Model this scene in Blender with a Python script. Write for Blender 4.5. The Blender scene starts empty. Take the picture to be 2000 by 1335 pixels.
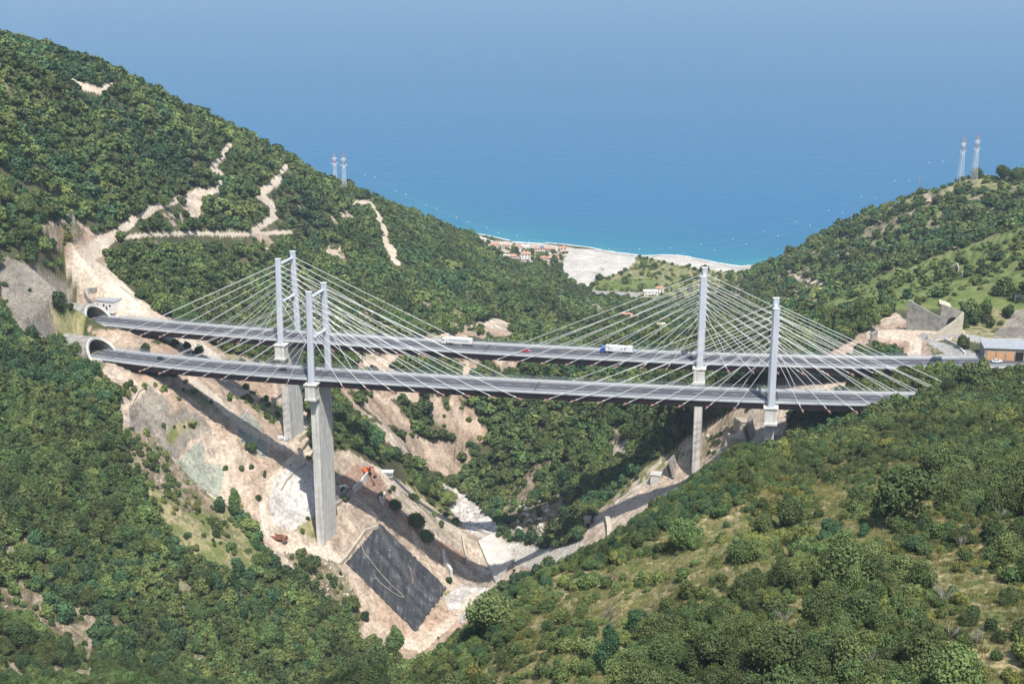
import bpy, bmesh, math, random
import numpy as np
from mathutils import Vector, Matrix

# ============================================================ camera, sky, sun
SC = bpy.context.scene
F_PX, HZ, CAMH = 2700.0, 832.0, 400.0          # focal length (px at 2000 wide), horizon above centre, altitude
PITCH = math.atan(HZ / F_PX)
CP, SP = math.cos(PITCH), math.sin(PITCH)
cam_d = bpy.data.cameras.new('camera'); cam = bpy.data.objects.new('camera', cam_d)
SC.collection.objects.link(cam); SC.camera = cam
cam.location = (0, 0, CAMH); cam.rotation_euler = (math.pi/2 - PITCH, 0, 0)
cam_d.sensor_width = 36; cam_d.lens = 36 * F_PX / 2000
cam_d.clip_start = 1; cam_d.clip_end = 80000

SUN_EL, SHADOW_AZ = math.radians(60), math.radians(-16.7)   # shadows run 16.7 deg left of the view axis
W = bpy.data.worlds.new('World'); SC.world = W; W.use_nodes = True
nt = W.node_tree; nt.nodes.clear()
wo = nt.nodes.new('ShaderNodeOutputWorld'); wb = nt.nodes.new('ShaderNodeBackground')
sky = nt.nodes.new('ShaderNodeTexSky'); sky.sky_type = 'NISHITA'; sky.sun_disc = False
sky.sun_elevation = SUN_EL; sky.sun_rotation = math.pi + SHADOW_AZ   # sun stands behind the camera
sky.altitude = 300; sky.air_density = 1.2; sky.dust_density = 1.6
nt.links.new(sky.outputs[0], wb.inputs[0]); nt.links.new(wb.outputs[0], wo.inputs[0])
wb.inputs[1].default_value = 0.115
sun_d = bpy.data.lights.new('sun', 'SUN'); sun = bpy.data.objects.new('sun', sun_d)
SC.collection.objects.link(sun)
sun_d.energy = 4.6; sun_d.angle = math.radians(0.55); sun_d.color = (1.0, 0.95, 0.88)
LDIR = Vector((math.sin(SHADOW_AZ)*math.cos(SUN_EL), math.cos(SHADOW_AZ)*math.cos(SUN_EL), -math.sin(SUN_EL)))
sun.rotation_euler = LDIR.to_track_quat('-Z', 'Y').to_euler(); sun.location = (0, 0, 900)
SC.view_settings.view_transform = 'Standard'; SC.view_settings.look = 'None'
SC.view_settings.exposure = 0.38; SC.view_settings.gamma = 1
SC.cycles.max_bounces = 5; SC.cycles.diffuse_bounces = 2; SC.cycles.glossy_bounces = 2
SC.cycles.transmission_bounces = 2; SC.cycles.transparent_max_bounces = 6; SC.cycles.volume_bounces = 0
SC.cycles.use_denoising = True

# ============================================================ small helpers
COL = SC.collection
def ray(u, v):
    k = -(v - 667.5) / F_PX
    return np.array([(u - 1000) / F_PX, CP + SP * k, -SP + CP * k])
def atz(u, v, z):
    r = ray(u, v); return np.array([0, 0, CAMH]) + r * ((z - CAMH) / r[2])
def aty(u, v, y):
    r = ray(u, v); return np.array([0, 0, CAMH]) + r * (y / r[1])
def proj(x, y, z):
    z = z - CAMH; d = y * CP - z * SP; up = y * SP + z * CP
    return 1000 + F_PX * x / d, 667.5 - F_PX * up / d
def sstep(a, b, x):
    t = np.clip((x - a) / (b - a), 0, 1); return t * t * (3 - 2 * t)

def hash2(ix, iy, seed):
    h = (ix.astype(np.int64) * 374761393 + iy.astype(np.int64) * 668265263 + seed * 1442695041) & 0xffffffff
    h = ((h ^ (h >> 13)) * 1274126177) & 0xffffffff
    return ((h ^ (h >> 16)) & 0xffff) / 65535.0
def vnoise(x, y, seed=0):
    x = np.asarray(x, float); y = np.asarray(y, float)
    ix = np.floor(x); iy = np.floor(y); fx = x - ix; fy = y - iy
    fx = fx * fx * (3 - 2 * fx); fy = fy * fy * (3 - 2 * fy)
    ix = ix.astype(np.int64); iy = iy.astype(np.int64)
    a = hash2(ix, iy, seed); b = hash2(ix + 1, iy, seed); c = hash2(ix, iy + 1, seed); d = hash2(ix + 1, iy + 1, seed)
    return (a * (1 - fx) + b * fx) * (1 - fy) + (c * (1 - fx) + d * fx) * fy - 0.5
def fbm(x, y, scale, octv=4, seed=0, gain=0.5):
    s = 0; a = 1; tot = 0
    for o in range(octv):
        s = s + a * vnoise(x / scale + 17.3 * o, y / scale - 9.1 * o, seed + o); tot += a; a *= gain; scale *= 0.5
    return s / tot * 2

def inpoly(px, py, poly):
    ins = np.zeros(np.shape(px), bool); n = len(poly); j = n - 1
    for i in range(n):
        xi, yi = poly[i]; xj, yj = poly[j]
        if yi != yj:
            c = ((yi > py) != (yj > py)) & (px < (xj - xi) * (py - yi) / (yj - yi) + xi)
            ins ^= c
        j = i
    return ins
def segdist(px, py, pts, widths=None):
    best = np.full(np.shape(px), 1e9)
    for i in range(len(pts) - 1):
        ax, ay = pts[i]; bx, by = pts[i+1]
        dx, dy = bx - ax, by - ay; L = dx*dx + dy*dy + 1e-9
        t = np.clip(((px - ax) * dx + (py - ay) * dy) / L, 0, 1)
        d = np.hypot(px - ax - t * dx, py - ay - t * dy)
        if widths is not None: d = d / (widths[i] * (1 - t) + widths[i+1] * t)
        best = np.minimum(best, d)
    return best

# ============================================================ terrain height field
CT_Y = [  # (u, v, distance)
 # left wooded slope, near
 (0,1335,430),(0,1150,480),(0,1000,520),(0,850,575),(0,700,640),(120,1250,470),(250,1335,470),(250,1100,540),(250,850,615),(250,770,650),
 (500,1335,520),(500,1100,590),(430,900,655),(450,1000,630),(400,930,645),(330,870,640),(280,800,645),(150,750,635),(100,680,665),
 (640,1150,610),(650,1250,570),(650,1330,555),
 # around the left portals
 (50,600,700),(0,520,720),(130,540,740),(170,610,722),(120,600,712),(250,670,706),(300,580,790),(180,500,800),(250,560,765),
 # left hill
 (0,450,740),(60,500,745),(0,215,790),(0,350,760),(0,104,905),(100,124,930),(200,148,1000),(200,200,980),(100,300,850),(300,300,1000),(300,410,900),(300,200,1040),
 (420,370,1000),(440,285,1120),(440,271,1150),(360,225,1090),(540,330,1150),(520,440,1050),(550,297,1250),(640,350,1330),(600,470,1130),(700,395,1300),(700,374,1350),
 (785,525,1150),(745,420,1270),(800,410,1480),(900,450,1680),(860,432,1590),(600,600,960),(450,600,870),(450,500,960),(700,560,1040),
 (850,620,980),(960,640,950),(1000,655,930),(1050,560,1200),(1150,600,1200),(950,540,1300),(900,480,1500),(1000,532,1400),
 (350,480,900),(880,560,1150),(950,600,1060),
 # between and below the bridges, left
 (600,700,820),(650,780,775),(700,800,800),(760,830,790),(820,900,810),(880,930,830),(720,900,735),(800,960,765),(680,830,725),(575,850,705),(640,880,700),
 (800,720,860),(900,720,880),(500,700,790),(520,640,830),(900,800,850),(930,870,850),
 # centre spur
 (1060,1068,705),(1100,950,740),(1000,950,790),(920,950,825),(1000,850,815),(1200,800,775),(1100,780,827),(1300,780,735),(1350,700,800),(1450,690,760),
 (1500,640,830),(1200,700,850),(1300,700,820),(1050,690,880),(1200,650,930),(1100,660,930),(1380,640,1050),(1400,760,690),(1300,850,690),(1250,900,700),(1200,900,735),
 (1550,750,648),(1450,730,670),(1150,880,770),
 # right bank and right-hand hills
 (1870,350,1300),(1960,352,1270),(2000,352,1250),(1790,371,1340),(1700,407,1380),(1600,462,1450),(1530,493,1500),(1460,533,1560),(1700,520,1150),(1850,450,1150),(2000,400,1150),
 (1550,560,1230),(1480,600,1200),(1850,500,930),(2000,430,930),(1700,560,900),(1600,600,880),(1550,640,860),(1830,640,700),(1960,640,720),(1960,690,655),(2000,560,780),
 (1780,660,690),(1700,640,720),(1640,680,690),(1700,600,790),(1850,570,800),(1900,700,640),(1800,712,640),(1700,712,672),(1600,700,690),
 # near right slope
 (1900,1335,170),(1700,1335,178),(1500,1335,190),(1200,1335,220),(1000,1335,250),(850,1335,275),(800,1290,292),(1000,1250,275),(1300,1250,225),(1300,1150,262),
 (1700,1200,205),(1950,1150,215),(1950,950,330),(1700,950,330),(1500,1000,320),(1200,1150,290),(1600,900,410),(1850,850,430),(1700,1050,262),
 (960,1190,312),(1200,1060,350),(1080,1120,325),(1400,925,425),(1300,985,390),(1510,850,480),(1600,842,500),(1700,815,525),(1790,780,560),(1900,712,600),(2000,690,612),(1950,760,560),
]
CT_Z = [ # (u, v, altitude)
 (1230,620,35),(1180,580,15),(1100,540,5),(1160,560,8),(1060,500,5),(1000,490,5),(1250,540,6),(1350,560,10),(1400,600,20),(1300,650,60),(1300,520,3),(1400,540,5),
 (640,1062,95),(550,1060,100),(590,1000,104),(500,960,123),(676,1102,88),(745,1027,89),(868,1150,55),(812,1235,53),(760,1180,68),(700,1232,61),(880,1200,51),
 (830,1270,51),(760,1300,55),(900,1050,60),(900,1015,42),(870,965,39),(950,1145,50),(1000,1070,58),(985,1100,52),(780,990,93),(700,950,106),(760,930,100),(830,1010,80),
 (540,820,127),(1200,520,4),(1130,512,4),(1300,580,10),(1200,575,9),(1450,548,12),(1100,556,10),(1140,572,12),(1050,528,14),(1090,610,40),(1250,600,20),(1350,600,18),(1060,485,3),(980,478,3),(1400,522,3),(1320,500,2),(1430,560,25),(1180,640,42),(1350,630,45),
]
CT_W = [ # world
 (-183,668,174),(-176,668,171),(-167,671,160),(-155,673,151),(-145,674,146),(-137,677,137),(-127,678,130),(-115,678,124),(-111,683,112),(-84,681,103),(-73,684,93),(-58,687,81),
 (-46,692,66),(-30,693,56),(-17,694,49),(0,682,66),(32,661,92),(46,652,105),(62,644,116),(76,635,127),(82,630,135),(92,648,127),(95,662,134),(99,618,151),(109,612,158),(114,608,164),
 (-196,724,179),(-184,724,174),(-163,730,152),(-157,732,144),(-147,732,140),(-139,733,134),(-134,736,127),(192,634,186),(-215,690,182),(-235,700,188),(-228,740,185),(-238,752,190),
 (0,400,165),(10,450,130),(20,500,112),(10,560,80),(-10,600,60),(-25,640,52),(-40,440,118),(-60,500,84),(-60,560,60),(80,480,180),(90,550,150),(117,585,158),(60,600,112),(150,585,178),
 (40,540,100),(190,600,190),(230,615,196),(-130,400,168),(-90,380,165),(-85,480,95),(-20,350,190),(-32,380,155),
 (100,1050,70),(60,1100,55),(20,1050,62),(0,1150,70),(250,1050,118),(330,1060,150),
 (-228,1350,165),(-228,1600,90),(-320,1000,297),(-330,1300,230),(-330,1700,90),(-450,900,327),(-500,600,300),(-450,1300,280),(-500,1900,60),(-120,1650,45),(-120,1800,-4),(-300,1950,-5),
 (-230,1900,0),(-60,1790,0),(60,1725,0),(100,1703,0),(170,1655,0),(262,1607,0),(120,1800,-14),(-40,1880,-14),(300,1700,-14),(0,2000,-25),(400,1800,-25),(-400,2050,-20),
 (360,1560,30),(400,1500,90),(430,1300,165),(500,1250,190),(330,1480,60),(450,1620,0),(600,1500,20),(550,900,240),(550,600,250),(450,450,270),(350,300,300),(200,120,320),(60,120,300),(-60,120,290),(-150,250,220),
 (-300,420,220),(-350,550,260),(-180,330,190),(700,1200,200),(300,550,215),
]
pts = []
for u, v, y in CT_Y:          # wooded points carry a few metres of canopy over the ground
    p = aty(u, v, y); near_s = y < np.interp(u, [700,800,960,1200,1400,1510,1600,1700,1790,1900,2000], [290,310,335,375,450,505,530,555,590,625,650]) and u > 700
    dz = 3.8 if near_s else 2.6 if (u < 520 and v > 840 and y < 650) else 3.0 if y > 830 and not (850 < u < 1010 and v > 600) else 0
    p[2] -= dz; pts.append(p)
for u, v, z in CT_Z: pts.append(atz(u, v, z))
for w in CT_W: pts.append(np.array(w, float))
pts = np.array(pts)
keep = []
for i in range(len(pts)):     # drop near duplicates
    if all(np.hypot(*(pts[i, :2] - pts[j, :2])) > 6 for j in keep): keep.append(i)
pts = pts[keep]
CR = 10.0
def phi(r2): return -np.sqrt(r2 + CR * CR)
_n = len(pts); _S = 100.0
D2 = (pts[:, None, 0] - pts[None, :, 0])**2 + (pts[:, None, 1] - pts[None, :, 1])**2
Amat = np.zeros((_n + 3, _n + 3)); Amat[:_n, :_n] = phi(D2) + np.eye(_n) * 5.0
Pm = np.c_[np.ones(_n), pts[:, :2] / _S]; Amat[:_n, _n:] = Pm; Amat[_n:, :_n] = Pm.T
coef = np.linalg.solve(Amat, np.r_[pts[:, 2], np.zeros(3)])
def base_h(x, y):
    x = np.asarray(x, float); y = np.asarray(y, float); shp = x.shape; x = x.ravel(); y = y.ravel()
    out = np.empty(len(x))
    for i in range(0, len(x), 40000):
        a = x[i:i+40000]; b = y[i:i+40000]
        out[i:i+40000] = phi((a[:, None] - pts[None, :, 0])**2 + (b[:, None] - pts[None, :, 1])**2) @ coef[:_n] + coef[_n] + (coef[_n+1] * a + coef[_n+2] * b) / _S
    return out.reshape(shp)

# ============================================================ materials
def mat(name, c1, c2=None, scale=1.0, rough=0.9, bump=0.0, bscale=None, metal=0.0, attr=False, detail=6.0, spec=0.3, objrand=0.0, lo=.35, hi=.65):
    m = bpy.data.materials.new(name); m.use_nodes = True; n = m.node_tree; b = n.nodes['Principled BSDF']
    b.inputs['Roughness'].default_value = rough; b.inputs['Metallic'].default_value = metal
    b.inputs['Specular IOR Level'].default_value = spec
    if c2 is None and not attr:
        b.inputs['Base Color'].default_value = (*c1, 1)
    g = n.nodes.new('ShaderNodeNewGeometry')
    nz = n.nodes.new('ShaderNodeTexNoise'); nz.inputs['Scale'].default_value = scale; nz.inputs['Detail'].default_value = detail
    nz.inputs['Roughness'].default_value = .62
    n.links.new(g.outputs['Position'], nz.inputs['Vector'])
    if c2 is not None:
        r = n.nodes.new('ShaderNodeValToRGB'); r.color_ramp.elements[0].color = (*c1, 1); r.color_ramp.elements[1].color = (*c2, 1)
        r.color_ramp.elements[0].position = lo; r.color_ramp.elements[1].position = hi
        n.links.new(nz.outputs[0], r.inputs[0])
        if objrand:
            oi = n.nodes.new('ShaderNodeObjectInfo')
            hs = n.nodes.new('ShaderNodeHueSaturation'); hs.inputs['Saturation'].default_value = 1
            mr = n.nodes.new('ShaderNodeMapRange'); mr.inputs['To Min'].default_value = 1 - objrand; mr.inputs['To Max'].default_value = 1 + objrand
            n.links.new(oi.outputs['Random'], mr.inputs['Value']); n.links.new(mr.outputs[0], hs.inputs['Value'])
            mh = n.nodes.new('ShaderNodeMath'); mh.operation = 'MULTIPLY'; mh.inputs[1].default_value = 17.31
            fr = n.nodes.new('ShaderNodeMath'); fr.operation = 'FRACT'
            n.links.new(oi.outputs['Random'], mh.inputs[0]); n.links.new(mh.outputs[0], fr.inputs[0])
            m2 = n.nodes.new('ShaderNodeMapRange'); m2.inputs['To Min'].default_value = .480; m2.inputs['To Max'].default_value = .522
            n.links.new(fr.outputs[0], m2.inputs['Value']); n.links.new(m2.outputs[0], hs.inputs['Hue'])
            zl = n.nodes.new('ShaderNodeTexNoise'); zl.inputs['Scale'].default_value = .028; zl.inputs['Detail'].default_value = 3; n.links.new(g.outputs['Position'], zl.inputs['Vector'])
            ml = n.nodes.new('ShaderNodeMapRange'); ml.inputs['From Min'].default_value = .32; ml.inputs['From Max'].default_value = .68; ml.inputs['To Min'].default_value = .62; ml.inputs['To Max'].default_value = 1.42; n.links.new(zl.outputs[0], ml.inputs['Value'])
            mm_ = n.nodes.new('ShaderNodeMath'); mm_.operation = 'MULTIPLY'; n.links.new(mr.outputs[0], mm_.inputs[0]); n.links.new(ml.outputs[0], mm_.inputs[1]); n.links.new(mm_.outputs[0], hs.inputs['Value'])
            n.links.new(r.outputs[0], hs.inputs['Color']); n.links.new(hs.outputs[0], b.inputs['Base Color'])
        else:
            n.links.new(r.outputs[0], b.inputs['Base Color'])
    if attr:
        at = n.nodes.new('ShaderNodeAttribute'); at.attribute_name = 'Col'
        mp = n.nodes.new('ShaderNodeMapRange'); mp.inputs['From Min'].default_value = .3; mp.inputs['From Max'].default_value = .7
        mp.inputs['To Min'].default_value = .62; mp.inputs['To Max'].default_value = 1.38
        n.links.new(nz.outputs[0], mp.inputs['Value'])
        mx = n.nodes.new('ShaderNodeVectorMath'); mx.operation = 'SCALE'
        n.links.new(at.outputs['Color'], mx.inputs[0]); n.links.new(mp.outputs[0], mx.inputs['Scale'])
        n.links.new(mx.outputs[0], b.inputs['Base Color'])
    if bump:
        bn = n.nodes.new('ShaderNodeTexNoise'); bn.inputs['Scale'].default_value = bscale or scale * 2; bn.inputs['Detail'].default_value = 5
        n.links.new(g.outputs['Position'], bn.inputs['Vector'])
        bp = n.nodes.new('ShaderNodeBump'); bp.inputs['Strength'].default_value = 1; bp.inputs['Distance'].default_value = bump
        n.links.new(bn.outputs[0], bp.inputs['Height']); n.links.new(bp.outputs[0], b.inputs['Normal'])
    return m

M = {}
M['ground'] = mat('ground_cover', (0,0,0), attr=True, scale=.9, bump=.5, bscale=.7)
M['earth'] = mat('bare_earth', (0,0,0), attr=True, scale=.55, bump=.6, bscale=.6, detail=9)
M['concrete'] = mat('concrete', (.50,.49,.455), (.64,.63,.59), scale=.25, bump=.02, bscale=1.5, rough=.85)
M['concrete_old'] = mat('weathered_concrete', (.20,.19,.17), (.38,.36,.32), scale=.35, bump=.05, bscale=1.2)
M['concrete_warm'] = mat('warm_concrete', (.40,.36,.28), (.52,.47,.37), scale=.3, bump=.03, bscale=1.2)
M['pylon'] = mat('pale_blue_grey_paint', (.50,.54,.60), (.57,.61,.66), scale=.12, rough=.45, spec=.5)
M['cable'] = mat('white_cable_sheath', (.82,.82,.80), rough=.45, spec=.4)
M['anchor'] = mat('pink_anchor_tube', (.40,.22,.19), (.55,.36,.32), scale=2, rough=.6)
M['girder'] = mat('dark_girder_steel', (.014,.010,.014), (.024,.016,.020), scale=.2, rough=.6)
M['white_edge'] = mat('white_edge_beam', (.50,.52,.54), (.62,.63,.64), scale=.6, rough=.7)
M['rail'] = mat('galvanised_rail', (.42,.46,.49), (.52,.55,.57), scale=2, rough=.5, metal=.3)
M['asphalt'] = mat('asphalt', (.080,.083,.095), (.108,.111,.124), scale=.15, rough=.9)
M['asphalt_worn'] = mat('worn_asphalt', (.14,.158,.168), (.185,.20,.208), scale=.2, rough=.9)
M['asphalt_dark'] = mat('new_asphalt', (.055,.058,.062), (.08,.082,.088), scale=.2, rough=.9)
M['marking'] = mat('road_paint', (.62,.62,.60), rough=.7)
M['black'] = mat('black_rubber_and_shade', (.018,.018,.018), rough=.8)  # also colours the pieces that stand in for shaded openings
M['glass'] = mat('dark_glass', (.02,.025,.03), rough=.15, spec=.6)
M['white'] = mat('white_paint', (.78,.78,.76), rough=.4, spec=.5)
M['bark'] = mat('bark', (.10,.075,.05), (.17,.14,.11), scale=3, rough=.95)
M['deadwood'] = mat('bleached_wood', (.22,.20,.175), (.36,.335,.31), scale=3, rough=.95)
M['leaf_dark'] = mat('dark_oak_leaves', (.037,.068,.020), (.104,.148,.046), scale=.8, rough=.75, objrand=.34, spec=.35)
M['leaf_mid'] = mat('mid_green_leaves', (.062,.098,.026), (.158,.196,.060), scale=.8, rough=.75, objrand=.32, spec=.35)
M['leaf_olive'] = mat('olive_green_leaves', (.054,.088,.026), (.130,.172,.060), scale=.8, rough=.8, objrand=.3, spec=.3)
M['leaf_light'] = mat('yellow_green_scrub', (.105,.135,.030), (.23,.235,.075), scale=.7, rough=.85, objrand=.3, spec=.2)
M['leaf_blue'] = mat('blue_green_leaves', (.030,.074,.030), (.078,.132,.055), scale=.8, rough=.75, objrand=.2, spec=.35)
M['grass'] = mat('dry_grass', (.13,.14,.045), (.30,.25,.12), scale=.25, rough=.95, objrand=.3, spec=.1)
M['rock'] = mat('pale_boulder', (.34,.31,.27), (.58,.55,.50), scale=.6, bump=.12, bscale=1.6)
M['orange'] = mat('orange_paint', (.55,.13,.06), (.64,.19,.09), scale=1, rough=.5)
M['roof_red'] = mat('terracotta_roof', (.40,.19,.13), (.54,.31,.23), scale=1.2, rough=.9)
M['wall_cream'] = mat('cream_render', (.62,.54,.44), (.72,.66,.56), scale=.6, rough=.9)
M['wall_white'] = mat('white_render', (.70,.68,.64), (.80,.78,.75), scale=.6, rough=.9)
M['roof_grey'] = mat('grey_sheet_roof', (.28,.30,.32), (.38,.40,.42), scale=.6, rough=.6)
M['orange_door'] = mat('orange_shutter', (.52,.29,.14), (.60,.36,.19), scale=.8, rough=.6)
M['steel_grey'] = mat('grey_steel', (.42,.44,.46), rough=.5, metal=.3)
M['mast_red'] = mat('red_mast_paint', (.46,.32,.31), rough=.6)
M['mast_white'] = mat('white_mast_paint', (.80,.80,.80), rough=.6)

def pier_material():
    m = mat('pier_concrete', (.58,.57,.53), (.72,.71,.67), scale=.3, rough=.85); n = m.node_tree; b = n.nodes['Principled BSDF']; L = n.links
    g = n.nodes.new('ShaderNodeNewGeometry'); mp = n.nodes.new('ShaderNodeMapping'); mp.inputs['Scale'].default_value = (1.1, 1.1, .05); L.new(g.outputs['Position'], mp.inputs[0])
    z = n.nodes.new('ShaderNodeTexNoise'); z.inputs['Scale'].default_value = .9; z.inputs['Detail'].default_value = 6; L.new(mp.outputs[0], z.inputs['Vector'])
    r = n.nodes.new('ShaderNodeMapRange'); r.inputs['From Min'].default_value = .3; r.inputs['From Max'].default_value = .6; r.inputs['To Min'].default_value = .70; r.inputs['To Max'].default_value = 1.06; L.new(z.outputs[0], r.inputs['Value'])
    sp = n.nodes.new('ShaderNodeSeparateXYZ'); L.new(g.outputs['Position'], sp.inputs[0]); d = n.nodes.new('ShaderNodeMath'); d.operation = 'MULTIPLY'; d.inputs[1].default_value = 1/5.0; L.new(sp.outputs[2], d.inputs[0])
    f = n.nodes.new('ShaderNodeMath'); f.operation = 'FRACT'; L.new(d.outputs[0], f.inputs[0]); c = n.nodes.new('ShaderNodeMath'); c.operation = 'GREATER_THAN'; c.inputs[1].default_value = .05; L.new(f.outputs[0], c.inputs[0])
    c2 = n.nodes.new('ShaderNodeMapRange'); c2.inputs['To Min'].default_value = .82; c2.inputs['To Max'].default_value = 1.0; L.new(c.outputs[0], c2.inputs['Value'])
    mu = n.nodes.new('ShaderNodeMath'); mu.operation = 'MULTIPLY'; L.new(r.outputs[0], mu.inputs[0]); L.new(c2.outputs[0], mu.inputs[1])
    src = b.inputs['Base Color'].links[0].from_socket; sc = n.nodes.new('ShaderNodeVectorMath'); sc.operation = 'SCALE'; L.new(src, sc.inputs[0]); L.new(mu.outputs[0], sc.inputs['Scale']); L.new(sc.outputs[0], b.inputs['Base Color']); return m
M['pier'] = pier_material()

# ============================================================ mesh builder
class MB:
    def __init__(s): s.v = []; s.f = []; s.mi = []; s.cur = 0
    def add(s, vs, fs):
        o = len(s.v); s.v += [tuple(map(float, p)) for p in vs]; s.f += [tuple(i + o for i in f) for f in fs]; s.mi += [s.cur] * len(fs); return s
    def box(s, c, d, rz=0, taper=1.0):
        hx, hy, hz = d[0]/2, d[1]/2, d[2]/2; ca, sa = math.cos(rz), math.sin(rz); vs = []
        for z, t in ((-hz, 1), (hz, taper)):
            for x, y in ((-hx,-hy),(hx,-hy),(hx,hy),(-hx,hy)):
                x, y = x*t, y*t; vs.append((c[0]+x*ca-y*sa, c[1]+x*sa+y*ca, c[2]+z))
        return s.add(vs, [(3,2,1,0),(4,5,6,7),(0,1,5,4),(1,2,6,5),(2,3,7,6),(3,0,4,7)])
    def hexa(s, vs): return s.add(vs, [(3,2,1,0),(4,5,6,7),(0,1,5,4),(1,2,6,5),(2,3,7,6),(3,0,4,7)])
    def tube(s, a, b, r, n=6, r2=None, cap=True):
        a, b = Vector(a), Vector(b); d = (b - a)
        if d.length < 1e-6: return s
        d.normalize(); u = d.cross(Vector((0,0,1)) if abs(d.z) < .95 else Vector((1,0,0))).normalized(); w = d.cross(u)
        r2 = r if r2 is None else r2; vs = []
        for p, rr in ((a, r), (b, r2)):
            for i in range(n):
                t = 2*math.pi*i/n; vs.append(p + (u*math.cos(t) + w*math.sin(t))*rr)
        fs = [(i, (i+1) % n, n+(i+1) % n, n+i) for i in range(n)]
        if cap: fs += [tuple(range(n-1,-1,-1)), tuple(range(n, 2*n))]
        return s.add(vs, fs)
    def loft(s, rings, cap=True, closed=True):
        n = len(rings[0]); vs = [p for r in rings for p in r]; fs = []
        for k in range(len(rings)-1):
            for i in range(n if closed else n-1):
                fs.append((k*n+i, k*n+(i+1) % n, (k+1)*n+(i+1) % n, (k+1)*n+i))
        if cap: fs += [tuple(range(n-1,-1,-1)), tuple(range((len(rings)-1)*n, len(rings)*n))]
        return s.add(vs, fs)
    def prism(s, poly, y0, y1):      # polygon in x-z, extruded along y
        n = len(poly); vs = [(x, y0, z) for x, z in poly] + [(x, y1, z) for x, z in poly]
        return s.add(vs, [tuple(range(n)), tuple(range(2*n-1, n-1, -1))] + [(i, n+i, n+(i+1) % n, (i+1) % n) for i in range(n)])
    def build(s, name, m, parent=None, smooth=False, bevel=0.0):
        me = bpy.data.meshes.new(name); me.from_pydata(s.v, [], s.f)
        for mm in (m if isinstance(m, (list, tuple)) else [m]): me.materials.append(mm)
        if isinstance(m, (list, tuple)): me.polygons.foreach_set('material_index', s.mi)
        bmm = bmesh.new(); bmm.from_mesh(me)
        bmesh.ops.recalc_face_normals(bmm, faces=bmm.faces)
        if bevel: bmesh.ops.bevel(bmm, geom=list(bmm.edges), offset=bevel, segments=1, affect='EDGES', clamp_overlap=True)
        bmm.to_mesh(me); bmm.free()
        if smooth: me.shade_smooth() if hasattr(me, 'shade_smooth') else None
        o = bpy.data.objects.new(name, me); COL.objects.link(o)
        if parent: o.parent = parent
        return o
def tag(o, label=None, cat=None, group=None, kind=None):
    if label: o['label'] = label
    if cat: o['category'] = cat
    if group: o['group'] = group
    if kind: o['kind'] = kind
    return o
def empty(name, loc=(0,0,0), rz=0, label=None, cat=None, group=None):
    o = bpy.data.objects.new(name, None); COL.objects.link(o); o.location = loc; o.rotation_euler = (0,0,rz)
    o.empty_display_size = 1
    return tag(o, label, cat, group)
def copy_tree(o, parent=None):
    c = o.copy(); COL.objects.link(c); c.parent = parent
    for ch in list(o.children): copy_tree(ch, c)
    return c

# ============================================================ terrain mesh
NC, NR, Y0, Y1 = 1180, 1110, 105.0, 2120.0
GW = .59
gtx = np.linspace(-GW, GW, NC); gy = Y0 * (Y1/Y0) ** np.linspace(0, 1, NR)
X = gtx[None, :] * gy[:, None]; Y = np.repeat(gy[:, None], NC, 1)
Z = base_h(X, Y)
RU = [700,800,960,1200,1400,1500,1600,1700,1790,1900,2000,2300]; RY = [270,300,325,370,445,500,528,545,551,556,562,572]
def ridge_y(x, y): return np.interp(1000 + 2825.0 * x / y, RU, RY)
NEAR = (Y < ridge_y(X, Y) + 12) & (1000 + 2825*X/Y > 700)
# relief: gullies and hummocks, calm where the works and yards are
def blur(a, k=np.ones(9) / 9):
    a = np.apply_along_axis(lambda r: np.convolve(r, k, 'same'), 0, a); return np.apply_along_axis(lambda r: np.convolve(r, k, 'same'), 1, a)
_u0, _v0 = proj(X, Y, Z)
calm = ~NEAR & (Y > 440) & (inpoly(_u0, _v0, [(190,560),(420,640),(620,760),(640,880),(760,900),(1000,1030),(1180,1000),(1450,780),(1560,720),(1700,600),(2200,560),(2200,740),(1560,900),(1200,1090),(900,1260),(740,1300),(480,1010),(230,860),(180,700),(60,660),(0,500),(150,470)]))
ampb = blur(np.where(calm, .22, 1.0)); ampb = np.where(NEAR, .75, ampb)
Z = Z + (fbm(X, Y, 45, 4, 61) * 2.4 + fbm(X, Y, 9, 3, 71) * .8) * ampb * sstep(1.0, 14, Z) - np.abs(fbm(X, Y, 60, 3, 91)) * 6 * sstep(700, 1000, Y) * sstep(3, 40, Z) * ampb
# settle the crest of the near slope to its height in the view (canopy comes on top of it)
_u1, _v1 = proj(X, Y, Z)
CRU = [700,740,810,880,960,1010,1100,1200,1300,1400,1500,1600,1700,1780,1850,1900,2000,2300]; CRV = [1390,1345,1278,1222,1172,1135,1090,1050,985,920,862,854,846,808,790,764,738,728]
for _it in range(4):
    _u1, _v1 = proj(X, Y, Z); vm = np.where(NEAR & (_u1 > 690), _v1, 1e9)
    jr = vm.argmin(0); vmin = vm.min(0); yr = gy[jr]; uc = 1000 + 2825 * gtx
    tgt = np.interp(uc, CRU, CRV) + 3.6 * F_PX / np.maximum(yr, 200) * .97
    ok_ = vmin < 1e8; dzc = np.where(ok_, (vmin - tgt) * yr * 1.05 / F_PX, 0); dzc = np.convolve(dzc, np.ones(25) / 25, 'same')
    wgt = sstep(-170, -20, Y - yr[None, :]) * (1 - np.where(uc[None, :] > 1760, sstep(8, 45, Y - yr[None, :]), sstep(25, 90, Y - yr[None, :]))) * (uc[None, :] > 690)
    Z = Z + dzc[None, :] * wgt * 1.0
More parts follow.
